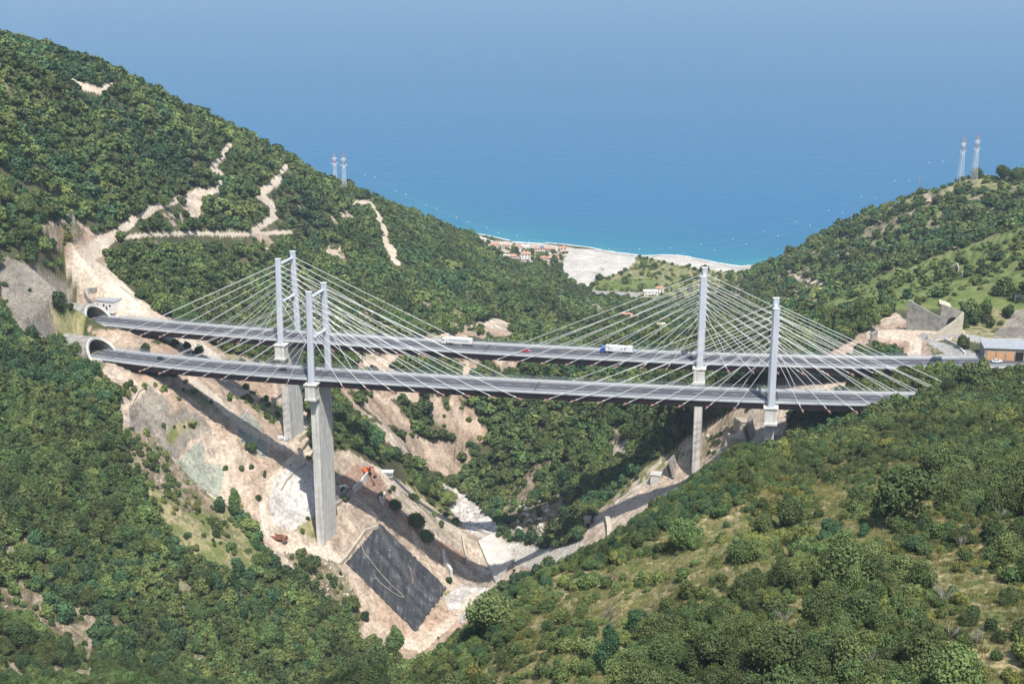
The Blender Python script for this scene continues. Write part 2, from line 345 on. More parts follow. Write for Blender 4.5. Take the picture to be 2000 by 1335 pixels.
# road platforms cut or filled at the four bridge ends
class _R: pass
def _plat(P0, P1, tab, w, segs, fcap=False):
    global Z
    P0 = np.array(P0); ax = np.array([math.cos(math.radians(13)), -math.sin(math.radians(13))]); nr = np.array([-ax[1], ax[0]]); t = np.array(tab, float); c_ = np.polyfit(t[:, 0], t[:, 1], 4); g = (P1[2] - P0[2]) / 220
    d = (X - P0[0]) * ax[0] + (Y - P0[1]) * ax[1]; nn = (X - P0[0]) * nr[0] + (Y - P0[1]) * nr[1] - np.polyval(c_, np.clip(d, -170, 440)); zr = P0[2] + g * d - .45
    out = np.maximum(np.maximum(-1.2 - nn, nn - (w + 1.2)), 0)
    for lo, hi, ed in segs:
        e = np.maximum(np.maximum(lo - d, d - hi), 0); k_ = 1 - sstep(0, ed, np.maximum(out, e))
        Z = np.where((d > lo - 12) & (d < hi + 12), Z * (1 - k_) + zr * k_, Z)
    if fcap: Z = np.where((nn < 0) & (nn > -38) & (d > 325) & (d < 480), np.minimum(Z, zr + .2 - .05 * np.maximum(0, -nn)), Z)
    # nothing may stand above the deck along the span
    k_ = (out < 1.5) & (d > segs[0][1]) & (d < segs[1][0]); Z = np.where(k_, np.minimum(Z, zr - 5.5), Z)
DFT = [(-125,18.4),(-95,12.6),(-67,8.8),(-45,7.0),(-5,3.6),(3,3.0),(62,1.8),(125,2.6),(184,3.6),(217,4.6),(252,7.2),(274,10),(320,16)]
DBT = [(-110,13.6),(-80,10.8),(-47,7.6),(-31,5.8),(-4,3),(85,.4),(178,.7),(217,2),(265,6.0),(334,14.5),(372,24)]
_plat((-97.8, 636.5, 183.7), (116.5, 587, 189.), DFT, 16.2, [(-150, -122, 15), (320, 350, 6)])
_plat((-122.2, 696, 185.4), (92.2, 646.5, 189.1), DBT, 16.2, [(-142, -109, 14), (338, 440, 7)], True)
U, V = proj(X, Y, Z)
wu = U + fbm(X, Y, 26, 4, 3) * 7; wv = V + fbm(X, Y, 26, 4, 4) * 5     # wobbly outlines
cls = np.zeros(X.shape, np.int8)      # 0 forest
cls[NEAR] = 1
FARV = ~NEAR & (Y < 2200)
def paint(c, poly, ymin=380, ymax=2200, crisp=False, p=None):
    pu, pv = (U, V) if crisp else (wu, wv)
    m = FARV & (Y > ymin) & (Y < ymax) & inpoly(pu, pv, poly)
    if p is not None: m &= p
    cls[m] = c
def road(c, pl, ymin=380, ymax=2200, soft=1.0):
    m = FARV & (Y > ymin) & (Y < ymax) & (segdist(U + soft*fbm(X,Y,9,2,8)*2, V, [(a, b) for a, b, w in pl], [w * 1.25 + .8 for a, b, w in pl]) < 1)
    cls[m] = c
n1 = fbm(X, Y, 30, 4, 21); n2 = fbm(X, Y, 12, 3, 31); n3 = fbm(X, Y, 5, 3, 41); n4 = fbm(X, Y, 70, 3, 51)
FOREST, SCRUB, EARTH, TRACK, NET, NETG, ROCK, DRY, GREEN, BEACH, RIVER, YARD, SHOT, BOULD, RED, MIXR = range(16)
# valley works area
paint(EARTH, [(205,700),(300,735),(420,735),(560,780),(600,800),(605,870),(620,900),(640,880),(680,880),(760,925),(830,985),(930,1030),(1000,1060),(1060,1070),(1070,1100),(1000,1130),(960,1150),(900,1240),(800,1290),(740,1265),(700,1240),(655,1190),(600,1130),(530,1095),(500,1015),(450,990),(390,965),(340,920),(290,900),(245,880),(235,800),(240,760),(200,720)], 440, 900)
paint(DRY, [(232,862),(300,885),(380,950),(450,1000),(500,1075),(520,1100),(470,1125),(400,1105),(340,1060),(310,1000),(270,930)], 440, 760)
paint(MIXR, [(240,830),(300,850),(340,900),(400,960),(420,1000),(350,1000),(280,930),(240,880)], 440, 760)
paint(NET, [(250,838),(254,790),(290,752),(337,788),(322,830),(300,850)], 500, 760)
paint(NET, [(305,865),(322,812),(360,795),(405,822),(408,842),(372,860),(345,897),(325,890)], 500, 760)
paint(DRY, [(322,850),(345,825),(385,818),(390,826),(355,840),(330,870)], 500, 760)
paint(NETG, [(340,905),(392,858),(400,872),(400,902),(440,912),(436,940),(425,978),(395,958)], 500, 760)
paint(NETG, [(455,822),(482,800),(505,822),(520,860),(520,892),(500,888),(470,860)], 500, 760)
paint(DRY, [(350,760),(400,755),(430,790),(420,805),(380,785)], 500, 800, p=(n2 > -.3))
paint(DRY, [(450,745),(540,745),(560,800),(540,830),(480,790)], 500, 800, p=(n2 > -.3))
paint(SHOT, [(525,968),(540,932),(572,908),(602,898),(624,925),(626,1000),(580,1035),(535,1025)], 500, 760)
paint(DRY, [(575,1035),(620,1005),(628,1045),(610,1050)], 500, 760)
paint(RED, [(655,945),(690,905),(735,918),(752,950),(790,1000),(850,1050),(905,1075),(912,1105),(880,1090),(820,1045),(760,995),(720,968)], 500, 900)
paint(DRY, [(740,905),(800,945),(880,1000),(900,1040),(850,1010),(790,965)], 500, 900, p=(n3 > -.2))
paint(MIXR, [(545,1072),(600,1068),(660,1100),(690,1150),(712,1222),(690,1230),(650,1185),(590,1130)], 440, 760)
paint(DRY, [(815,1100),(850,1130),(878,1152),(870,1160),(830,1125)], 440, 760)
paint(BOULD, [(866,1164),(900,1140),(952,1148),(945,1175),(900,1218),(872,1190)], 440, 800)
paint(RIVER, [(955,1055),(1000,1050),(1062,1072),(1100,1068),(1160,1046),(1200,1040),(1180,1075),(1090,1100),(1030,1110),(990,1090)], 440, 900)
paint(BOULD, [(866,945),(895,955),(930,985),(975,1030),(960,1052),(915,1038),(880,1000)], 500, 1000)
paint(MIXR, [(985,1060),(975,1010),(1000,960),(1040,905),(1085,895),(1095,960),(1140,1000),(1140,1035),(1085,1062),(1040,1060)], 500, 1000, p=(n2 + .6*n1 > -.12))
paint(EARTH, [(1130,1045),(1180,985),(1265,912),(1330,872),(1350,850),(1430,800),(1455,785),(1540,785),(1540,860),(1480,880),(1400,940),(1300,1010),(1200,1070),(1150,1080)], 440, 700)
paint(DRY, [(1180,985),(1265,912),(1330,872),(1345,885),(1270,935),(1200,985)], 440, 760, p=(n3 > -.3))
paint(MIXR, [(1350,860),(1430,805),(1450,830),(1400,880),(1350,905)], 440, 700, p=(n3 > -.2))
# gorge flank, left of the centre spur, and ground between the bridges
tanmix = (n2 + .5 * n1 > -.22)
paint(EARTH, [(655,752),(740,757),(780,800),(830,860),(905,855),(925,900),(885,935),(840,915),(765,870),(700,805)], 640, 900, p=(n2 + .4*n1 > -.30))
paint(EARTH, [(690,690),(1040,700),(1050,770),(1005,800),(950,860),(900,860),(820,790),(700,760)], 640, 1000, p=(n2 + .7*n1 > -.10))
paint(EARTH, [(230,648),(330,660),(440,690),(560,715),(560,790),(440,770),(330,725),(240,700)], 600, 830, p=(n2 > -.45))
paint(DRY, [(360,660),(450,690),(540,730),(520,745),(430,735),(370,700)], 600, 900, p=(n2 > -.1))
paint(EARTH, [(1180,845),(1200,830),(1230,850),(1225,900),(1200,900)], 600, 900, p=(n3 > .0))
# left hill: yard behind the portals, tracks, bare cuts
paint(EARTH, [(75,440),(140,428),(205,462),(195,482),(232,552),(262,572),(300,600),(400,660),(450,700),(380,690),(270,640),(150,610),(150,515),(108,480)], 640, 1000)
paint(MIXR, [(75,442),(140,430),(165,450),(150,480),(110,475)], 640, 1000)
paint(NET, [(0,498),(60,520),(128,556),(150,582),(112,600),(132,640),(92,668),(40,645),(0,592)], 600, 900)
paint(DRY, [(100,596),(150,575),(185,600),(170,650),(215,690),(205,722),(130,700),(100,655)], 600, 760, p=(n3 > -.25))
paint(EARTH, [(170,640),(230,640),(300,650),(290,705),(240,700),(200,665)], 600, 760)
road(TRACK, [(155,520,22),(200,555,24),(262,598,15),(330,640,9),(420,700,8),(440,735,8)])
road(TRACK, [(160,505,14),(185,485,14),(215,465,8),(260,432,6),(310,402,5),(350,390,5),(400,380,4.5),(432,366,4.5),(432,345,5),(414,326,4),(435,305,3.5),(443,285,3.5),(456,283,3)])
road(TRACK, [(215,467,2.6),(290,458,2.4),(380,455,2.4),(450,458,2.4),(570,453,2.4)])
road(TRACK, [(492,452,3.5),(536,425,5),(530,400,4),(506,378,7),(540,355,5),(550,335,4),(557,325,3.5)])
road(TRACK, [(685,396,2.6),(722,394,2.6),(745,430,4.5),(755,470,6),(772,505,5),(785,528,2.5)])
road(TRACK, [(806,668,4),(880,655,4),(935,642,5),(965,630,7),(1005,640,3.5)])
road(TRACK, [(140,155,2.5),(165,170,5),(196,178,3.5),(217,163,3)], soft=1.5)
road(TRACK, [(605,885,5),(566,898,5),(531,938,5),(513,990,5),(519,1040,5),(545,1072,6),(600,1070,6),(650,1085,7),(665,1095,5)], 440, 760)
road(TRACK, [(375,738,6),(430,790,6),(475,832,5),(530,862,5),(600,885,5)], 440, 800)
road(TRACK, [(735,915,4),(800,960,4),(860,1010,4),(905,1045,4)], 500, 900)
road(TRACK, [(770,1250,8),(820,1262,8),(880,1212,6),(930,1160,5)], 440, 760)
paint(EARTH, [(345,390),(385,368),(405,376),(400,402),(384,440),(368,420)], 800, 1300)
paint(EARTH, [(320,415),(350,400),(360,440),(330,440)], 800, 1300, p=(n3 > .1))
paint(EARTH, [(560,400),(625,412),(640,425),(590,440)], 900, 1400, p=(n3 > .25))
paint(EARTH, [(495,460),(520,455),(535,478),(520,490)], 900, 1300)
paint(EARTH, [(625,470),(665,475),(680,510),(640,500)], 900, 1300, p=(n3 > -.1))
paint(MIXR, [(775,560),(850,578),(905,605),(940,640),(885,662),(830,662),(790,625)], 800, 1300, p=(n2 + n1*.5 > -.25))
paint(MIXR, [(675,600),(765,618),(790,668),(700,652)], 800, 1300, p=(n2 > -.2))
paint(EARTH, [(640,425),(680,410),(700,425),(660,440)], 1000, 1500, p=(n3 > 0))
paint(EARTH, [(860,668),(935,626),(1005,634),(1015,648),(945,660)], 800, 1300)
paint(ROCK, [(1130,570),(1160,590),(1190,610),(1180,622),(1150,600)], 900, 1700)
# coast
paint(BEACH, [(905,445),(960,470),(1060,476),(1130,486),(1300,494),(1475,512),(1475,531),(1385,529),(1250,503),(1120,500),(1060,495),(960,492)], 1300, 2300, crisp=True)
paint(BEACH, [(1112,486),(1240,494),(1250,503),(1216,531),(1165,546),(1148,563),(1122,559),(1095,534),(1093,518)], 1300, 2300)
paint(RIVER, [(1180,510),(1205,502),(1170,535),(1150,555),(1142,552)], 1300, 2300, p=(n3 > -.15))
paint(DRY, [(1216,531),(1250,503),(1385,528),(1468,531),(1450,560),(1370,585),(1260,592),(1150,568),(1160,546)], 1200, 1800)
paint(GREEN, [(1168,546),(1270,543),(1298,558),(1280,568),(1160,564)], 1200, 1800)
paint(YARD, [(1150,567),(1250,571),(1262,578),(1240,584),(1152,575)], 1100, 1800, crisp=True)
paint(EARTH, [(945,476),(1110,488),(1095,520),(1060,522),(985,506)], 1300, 2000, p=(n3 > -.1))
# right-hand hills
rmix = (n2 + .6 * n1)
paint(GREEN, [(1590,612),(1640,572),(1700,546),(1780,520),(1850,490),(1900,478),(2100,400),(2100,620),(1870,605),(1760,605),(1700,605),(1650,622)], 640, 1250, p=(n2 + n1*.3 > -.42))
paint(MIXR, [(1480,550),(1560,500),(1690,430),(1790,372),(1900,350),(2000,352),(2000,400),(1850,440),(1700,500),(1560,560)], 1000, 1700, p=(rmix > .06))
paint(DRY, [(1660,440),(1720,398),(1790,366),(1870,346),(2010,346),(2010,366),(1880,372),(1790,395),(1700,430)], 1000, 1700, p=(n3 > -.35))
paint(EARTH, [(1785,385),(1815,375),(1825,388),(1800,398)], 1000, 1700)
road(TRACK, [(1540,534,2.2),(1570,548,2.2),(1585,552,2.4),(1610,553,2.2)])
road(TRACK, [(1517,488,3),(1519,510,3)])
paint(EARTH, [(1590,715),(1650,668),(1700,636),(1745,610),(1800,640),(1850,648),(1812,668),(1835,712),(1765,712),(1768,676),(1700,664),(1640,712)], 560, 900)
paint(DRY, [(1850,612),(1960,600),(1970,625),(1940,668),(1800,660),(1850,645)], 600, 900, p=(n3 > -.2))
paint(GREEN, [(1500,640),(1640,600),(1700,610),(1650,650),(1560,700),(1500,700)], 640, 900, p=(n3 > .15))
road(TRACK, [(1700,650,5),(1780,654,9),(1850,654,7),(1880,650,4)])
road(TRACK, [(1788,662,9),(1783,708,9)])
road(YARD, [(1800,657,4),(1860,653,4),(1920,664,4.5),(2000,682,3)], soft=0)
road(YARD, [(1808,662,3),(1850,682,7),(1885,700,14)], soft=0)
paint(NET, [(2100,580),(1985,606),(1965,630),(1938,662),(1950,668),(2100,672)], 600, 900)
paint(YARD, [(1830,693),(1900,688),(2100,690),(2100,712),(1840,714)], 560, 720)
paint(EARTH, [(1500,740),(1560,722),(1655,726),(1668,748),(1600,775),(1520,785),(1500,770)], 600, 760)
# bare spots in the woods
bare = (n2 > .48) & (n3 > .05)
cls[(cls == 0) & bare & FARV & (Y > 400)] = MIXR
lowleft = inpoly(wu, wv, [(0,1050),(60,1050),(90,1150),(190,1200),(180,1340),(0,1340)])
cls[FARV & lowleft & (n2 > -.12)] = MIXR
farr = FARV & (U > 1180) & (Y > 900)
cls[(cls == 0) & farr & (rmix > .12) & (U > 1420)] = MIXR; cls[(cls == 0) & farr & (rmix < -.22) & (U > 1500)] = DRY
cls[Z < -0.3] = RIVER

Z = Z + np.where(np.isin(cls, [ROCK, MIXR, BOULD]), np.abs(fbm(X, Y, 5, 4, 81)) * 1.5, 0)
# terraces on the grassy right-hand hill, benches on the cut slopes
ter = (cls == GREEN) & (Y < 1250)
Z = np.where(ter, Z + .45 * np.sin(Z * 2.1), Z)
bench = blur(((cls == EARTH) & (Y < 760) & (U < 660) & (V > 760)).astype(float))
Z = Z + bench * 1.0 * np.tanh(2.2 * np.sin(Z * .95 + n1)) + bench * np.abs(fbm(X, Y, 8, 3, 171)) * .8
erod = blur((np.isin(cls, [EARTH, RED]) & (Y < 1100)).astype(float)); Z = Z - erod * np.abs(fbm(X * 1.6, Y * .7, 10, 4, 181)) * 1.6
rill = blur((np.isin(cls, [EARTH]) & (Y > 640) & (Y < 1200) & (U > 630) & (U < 1120)).astype(float))
Z = Z - rill * (np.abs(fbm((X*.45 + Y*.9), Z*.25, 9, 4, 221)) * 4.5 + np.abs(fbm(X, Y, 4, 3, 231)) * 1.6 - 1.0)
cut = blur((np.isin(cls, [EARTH, NET, NETG, RED]) & (Y < 760)).astype(float)); Z = Z + cut * fbm(X, Y, 3.2, 3, 241) * .55
shore = (Y > 1400) & (Z < 1.2) & (cls == BEACH); Z = np.where(shore & (Z > -.3), np.maximum(Z, .25), Z)
fine = np.isin(cls, [SCRUB]); Z = Z + fine * fbm(X, Y, 2.6, 3, 251) * .35
from_grid = (Z,)
def ground(x, y):
    x = np.atleast_1d(np.asarray(x, float)); y = np.atleast_1d(np.asarray(y, float))
    fi = np.clip(np.log(y / Y0) / math.log(Y1 / Y0) * (NR - 1), 0, NR - 1.001); fj = np.clip((x / y + GW) / (2*GW) * (NC - 1), 0, NC - 1.001)
    i = fi.astype(int); j = fj.astype(int); a = fi - i; b = fj - j
    return (Z[i, j] * (1-a) * (1-b) + Z[i+1, j] * a * (1-b) + Z[i, j+1] * (1-a) * b + Z[i+1, j+1] * a * b)
def gz(x, y): return float(ground(x, y)[0])
def clsat(x, y):
    i = np.clip(np.rint(np.log(y / Y0) / math.log(Y1 / Y0) * (NR - 1)), 0, NR-1).astype(int); j = np.clip(np.rint((x / y + GW) / (2*GW) * (NC - 1)), 0, NC-1).astype(int)
    return cls[i, j]
def hit(u, v, ymin=130, ymax=2100, dz=0.0):
    """first point of the ground seen at a picture position"""
    r = ray(u, v); t = np.linspace(ymin, ymax, 4000) / r[1]
    p = np.array([0, 0, CAMH]) + r * t[:, None]; g = ground(p[:, 0], p[:, 1]) + dz
    h = np.nonzero(p[:, 2] < g)[0]
    if not len(h): return hit(u, v + 1.5, ymin, ymax, dz) if v < 1500 else Vector((p[-1, 0], p[-1, 1], 0))
    kx = h[0]
    return Vector((p[kx, 0], p[kx, 1], gz(p[kx, 0], p[kx, 1])))

# ---- ground colours by cover
def mix3(a, b, t): return np.asarray(a)[None, None, :] * (1 - t[..., None]) + np.asarray(b)[None, None, :] * t[..., None]
t1 = np.clip(n2 * .9 + n3 * .5 + .5, 0, 1); t2 = np.clip(n3 * 1.1 + .5, 0, 1)
PAL = {FOREST: ((.050,.060,.022), (.11,.10,.05)), SCRUB: ((.11,.13,.042), (.40,.32,.18)), EARTH: ((.40,.305,.225), (.52,.425,.335)), TRACK: ((.50,.405,.31), (.60,.52,.42)),  # FOREST tone is darkened so gaps between crowns read as shade
       NET: ((.185,.165,.135), (.31,.275,.225)), NETG: ((.25,.28,.225), (.36,.37,.30)), ROCK: ((.26,.20,.16), (.50,.44,.38)), DRY: ((.15,.17,.055), (.37,.31,.18)),
       GREEN: ((.085,.135,.028), (.175,.20,.065)), BEACH: ((.42,.395,.345), (.56,.53,.47)), RIVER: ((.38,.35,.30), (.52,.49,.44)), YARD: ((.26,.25,.24), (.36,.35,.33)),
       SHOT: ((.44,.42,.38), (.60,.57,.53)), BOULD: ((.40,.37,.34), (.68,.66,.62)), RED: ((.235,.14,.10), (.36,.25,.185)), MIXR: ((.16,.13,.075), (.44,.35,.26))}
colr = np.zeros(X.shape + (3,))
for c, (a, b) in PAL.items():
    m = cls == c
    if m.any(): colr[m] = mix3(a, b, t1 if c not in (BOULD, MIXR, DRY, SCRUB) else np.clip(n3 * 1.8 + n2*.4 + .5, 0, 1))[m]
m = cls == EARTH
ta = np.clip(n4*1.2 + n2*.6 + .5, 0, 1)[..., None]; tb = np.clip((n3 + n2*.5)*1.4 + .4, 0, 1)[..., None]; tb2 = np.clip(fbm(X, Y, 3, 3, 191)*1.8 + .5, 0, 1)[..., None]
e1 = np.array((.40,.285,.205))*(1-ta) + np.array((.54,.455,.365))*ta; e1 = e1*(1-.45*tb) + np.array((.30,.235,.17))*.45*tb; e1 = e1 * (.84 + .28*tb2)
colr[m] = e1[m]
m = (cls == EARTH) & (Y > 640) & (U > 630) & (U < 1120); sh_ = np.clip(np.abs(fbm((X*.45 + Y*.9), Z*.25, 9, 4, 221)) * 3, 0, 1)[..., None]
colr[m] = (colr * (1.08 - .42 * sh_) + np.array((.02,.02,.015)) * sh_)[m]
m = np.isin(cls, [NET, NETG]) & (np.abs(np.sin(Z * .95)) < .14); colr[m] *= .72      # bench lines
m = np.isin(cls, [NET, NETG]) & (np.abs(fbm(X, Y, 22, 3, 261)) < .05); colr[m] *= .8
# green tufts inside dry and rocky ground, strata in the rocks
gm = np.isin(cls, [DRY, MIXR, SCRUB]) & (n3 + .5*n2 > .22); colr[gm] = colr[gm] * .35 + np.array((.075,.105,.028)) * .65
st = np.isin(cls, [MIXR, ROCK]) & (np.sin(Z*1.4 + n2*6) > .6); colr[st] *= .72
cz = np.abs(fbm(X, Y, 7, 3, 131)) < .035
m = (cls == SHOT) & cz; colr[m] *= .72
m = (cls == EARTH) & (np.abs(fbm(X*1.0, Y*3.0, 16, 3, 141)) < .05); colr[m] *= .80
m = (cls == EARTH) & (np.abs(fbm(X, Y, 40, 3, 151)) < .07); colr[m] = colr[m]*.5 + np.array((.56,.46,.36))*.5
m = (cls == RIVER) & (np.abs(fbm(X, Y, 35, 2, 161)) < .06) & (Y > 1200); colr[m] *= .55
m = (Z < .9) & (Y > 1400) & (cls == BEACH); colr[m] *= .78
seabed = Z < -.3; colr[seabed] = (.10,.16,.15)
colr = np.clip(colr, 0, 1)
# ---- build the ground sheet, one object per kind of cover
Pv = np.stack([X, Y, Z], -1)
dx = np.gradient(Pv, axis=1); dy = np.gradient(Pv, axis=0); Nv = np.cross(dx, dy); Nv /= np.linalg.norm(Nv, axis=-1, keepdims=True)
IDX = np.arange(NC * NR).reshape(NR, NC)
Q = np.stack([IDX[:-1, :-1], IDX[:-1, 1:], IDX[1:, 1:], IDX[1:, :-1]], -1).reshape(-1, 4)
qc = cls[:-1, :-1].ravel()
keepq = (Z[:-1, :-1].ravel() > -30)
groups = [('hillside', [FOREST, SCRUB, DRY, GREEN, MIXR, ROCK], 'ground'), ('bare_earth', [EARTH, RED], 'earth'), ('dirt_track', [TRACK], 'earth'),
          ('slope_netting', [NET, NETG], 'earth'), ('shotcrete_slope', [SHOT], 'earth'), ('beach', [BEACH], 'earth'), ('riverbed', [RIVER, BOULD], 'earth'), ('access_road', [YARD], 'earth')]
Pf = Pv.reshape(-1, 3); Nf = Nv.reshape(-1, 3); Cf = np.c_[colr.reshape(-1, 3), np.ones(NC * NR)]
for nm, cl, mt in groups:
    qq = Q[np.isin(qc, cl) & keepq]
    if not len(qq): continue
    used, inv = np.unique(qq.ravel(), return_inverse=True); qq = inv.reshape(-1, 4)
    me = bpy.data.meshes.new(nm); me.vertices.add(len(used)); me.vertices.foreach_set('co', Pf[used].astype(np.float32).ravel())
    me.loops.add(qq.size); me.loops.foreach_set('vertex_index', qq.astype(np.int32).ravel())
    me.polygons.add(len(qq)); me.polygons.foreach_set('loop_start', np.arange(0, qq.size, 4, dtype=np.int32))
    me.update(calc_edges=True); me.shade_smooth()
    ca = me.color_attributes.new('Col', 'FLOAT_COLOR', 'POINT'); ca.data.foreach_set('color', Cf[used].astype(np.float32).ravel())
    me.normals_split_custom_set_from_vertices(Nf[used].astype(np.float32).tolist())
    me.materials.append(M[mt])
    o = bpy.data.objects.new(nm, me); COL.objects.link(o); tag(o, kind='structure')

# coarser land outside the detailed sheet, so the slopes carry on to either side and behind
for sd in (-1, 1):
    yy_ = np.concatenate([np.linspace(-250, 105, 16), 105 * (2120/105) ** np.linspace(0, 1, 60)[1:]]); ss = np.linspace(0, 1, 50)
    x0_ = np.where(yy_ > 105, sd * GW * yy_, 0 if False else sd * np.where(yy_ > 105, 0, 62.0 * np.clip((yy_ + 250) / 355, 0, 1)))
    XX = x0_[:, None] + sd * ss[None, :] ** 1.5 * 1300; YY = np.repeat(yy_[:, None], 50, 1); ZZ = base_h(XX, YY) + fbm(XX, YY, 60, 4, 61) * 3 - .6
    ZZ[:, 0] -= .4; k_ = np.arange(ZZ.size).reshape(ZZ.shape); q_ = np.stack([k_[:-1, :-1], k_[:-1, 1:], k_[1:, 1:], k_[1:, :-1]], -1).reshape(-1, 4)
    if sd < 0: q_ = q_[:, ::-1]
    me = bpy.data.meshes.new('outer_hillside'); me.from_pydata(np.stack([XX, YY, ZZ], -1).reshape(-1, 3).tolist(), [], q_.tolist()); me.shade_smooth()
    ca = me.color_attributes.new('Col', 'FLOAT_COLOR', 'POINT'); tt_ = np.clip(fbm(XX, YY, 40, 4, 33) * .8 + .5, 0, 1)[..., None]; cc_ = np.array((.035,.060,.020)) * (1 - tt_) + np.array((.11,.13,.05)) * tt_
    ca.data.foreach_set('color', np.concatenate([cc_, np.ones(cc_.shape[:2] + (1,))], -1).astype(np.float32).ravel()); me.materials.append(M['ground'])
    o = bpy.data.objects.new('outer_hillside', me); COL.objects.link(o); tag(o, kind='structure')

# ---- sea
def sea_material():
    m = bpy.data.materials.new('sea_water'); m.use_nodes = True; n = m.node_tree; b = n.nodes['Principled BSDF']; L = n.links
    g = n.nodes.new('ShaderNodeNewGeometry'); sp = n.nodes.new('ShaderNodeSeparateXYZ'); L.new(g.outputs['Position'], sp.inputs[0])
    # distance offshore: coast runs from (-60,1790) to (262,1607)
    a = n.nodes.new('ShaderNodeVectorMath'); a.operation = 'DOT_PRODUCT'; a.inputs[1].default_value = (.494, .869, 0); L.new(g.outputs['Position'], a.inputs[0])
    nz = n.nodes.new('ShaderNodeTexNoise'); nz.inputs['Scale'].default_value = .004; nz.inputs['Detail'].default_value = 3; L.new(g.outputs['Position'], nz.inputs['Vector'])
    ad = n.nodes.new('ShaderNodeMath'); ad.operation = 'MULTIPLY_ADD'; ad.inputs[1].default_value = 260; L.new(nz.outputs[0], ad.inputs[0]); L.new(a.outputs['Value'], ad.inputs[2])
    mr = n.nodes.new('ShaderNodeMapRange'); mr.inputs['From Min'].default_value = 1526+130; mr.inputs['From Max'].default_value = 1526+130+1500; L.new(ad.outputs[0], mr.inputs['Value'])
    cr = n.nodes.new('ShaderNodeValToRGB'); e = cr.color_ramp.elements
    e[0].position = 0; e[0].color = (.014,.20,.27,1); e[1].position = 1; e[1].color = (.002,.110,.255,1)
    for p, c in ((.015,(.007,.165,.265,1)), (.07,(.003,.135,.26,1)), (.17,(.002,.122,.27,1))):
        x = e.new(p); x.color = c
    L.new(mr.outputs[0], cr.inputs[0]); L.new(cr.outputs[0], b.inputs['Base Color'])
    b.inputs['Roughness'].default_value = .22; b.inputs['IOR'].default_value = 1.33; b.inputs['Specular IOR Level'].default_value = .5
    mpg = n.nodes.new('ShaderNodeMapping'); mpg.inputs['Rotation'].default_value = (0, 0, .2); mpg.inputs['Scale'].default_value = (.30, 1.15, 1); L.new(g.outputs['Position'], mpg.inputs[0])
    w1 = n.nodes.new('ShaderNodeTexNoise'); w1.inputs['Scale'].default_value = .06; w1.inputs['Detail'].default_value = 7; w1.inputs['Roughness'].default_value = .62; L.new(mpg.outputs[0], w1.inputs['Vector'])
    bp = n.nodes.new('ShaderNodeBump'); bp.inputs['Strength'].default_value = 1; bp.inputs['Distance'].default_value = 4.5; L.new(w1.outputs[0], bp.inputs['Height']); L.new(bp.outputs[0], b.inputs['Normal'])
    return m
s = MB(); s.add([(-17000, 1100, 0), (17000, 1100, 0), (17000, 30000, 0), (-17000, 30000, 0)], [(0, 1, 2, 3)])
so = s.build('sea', sea_material()); tag(so, kind='structure')
# surf line along the beach
fo = MB(); rng = random.Random(5)
cst = [(-75, 1800), (-20, 1768), (60, 1728), (100, 1706), (170, 1658), (262, 1608), (290, 1590)]
zz = []
for (ax_, ay_), (bx_, by_) in zip(cst[:-1], cst[1:]):
    for q_ in range(10):
        x_, y_ = ax_ + (bx_-ax_)*q_/10, ay_ + (by_-ay_)*q_/10
        # walk seaward until the ground drops under the water
        for d_ in range(-60, 80):
            if gz(x_ + .494*d_, y_ + .869*d_) < .06: break
        zz.append((x_ + .494*d_, y_ + .869*d_))
rings = [[(x_ - .494*1.0, y_ - .869*1.0, .10), (x_ + .494*(1.2 + rng.random()*1.6), y_ + .869*(1.2 + rng.random()*1.6), .06)] for x_, y_ in zz]
fo.loft(rings, cap=False, closed=False); M['foam'] = mat('foam', (.75,.78,.78), rough=.9)
tag(fo.build('surf', M['foam']), kind='structure')

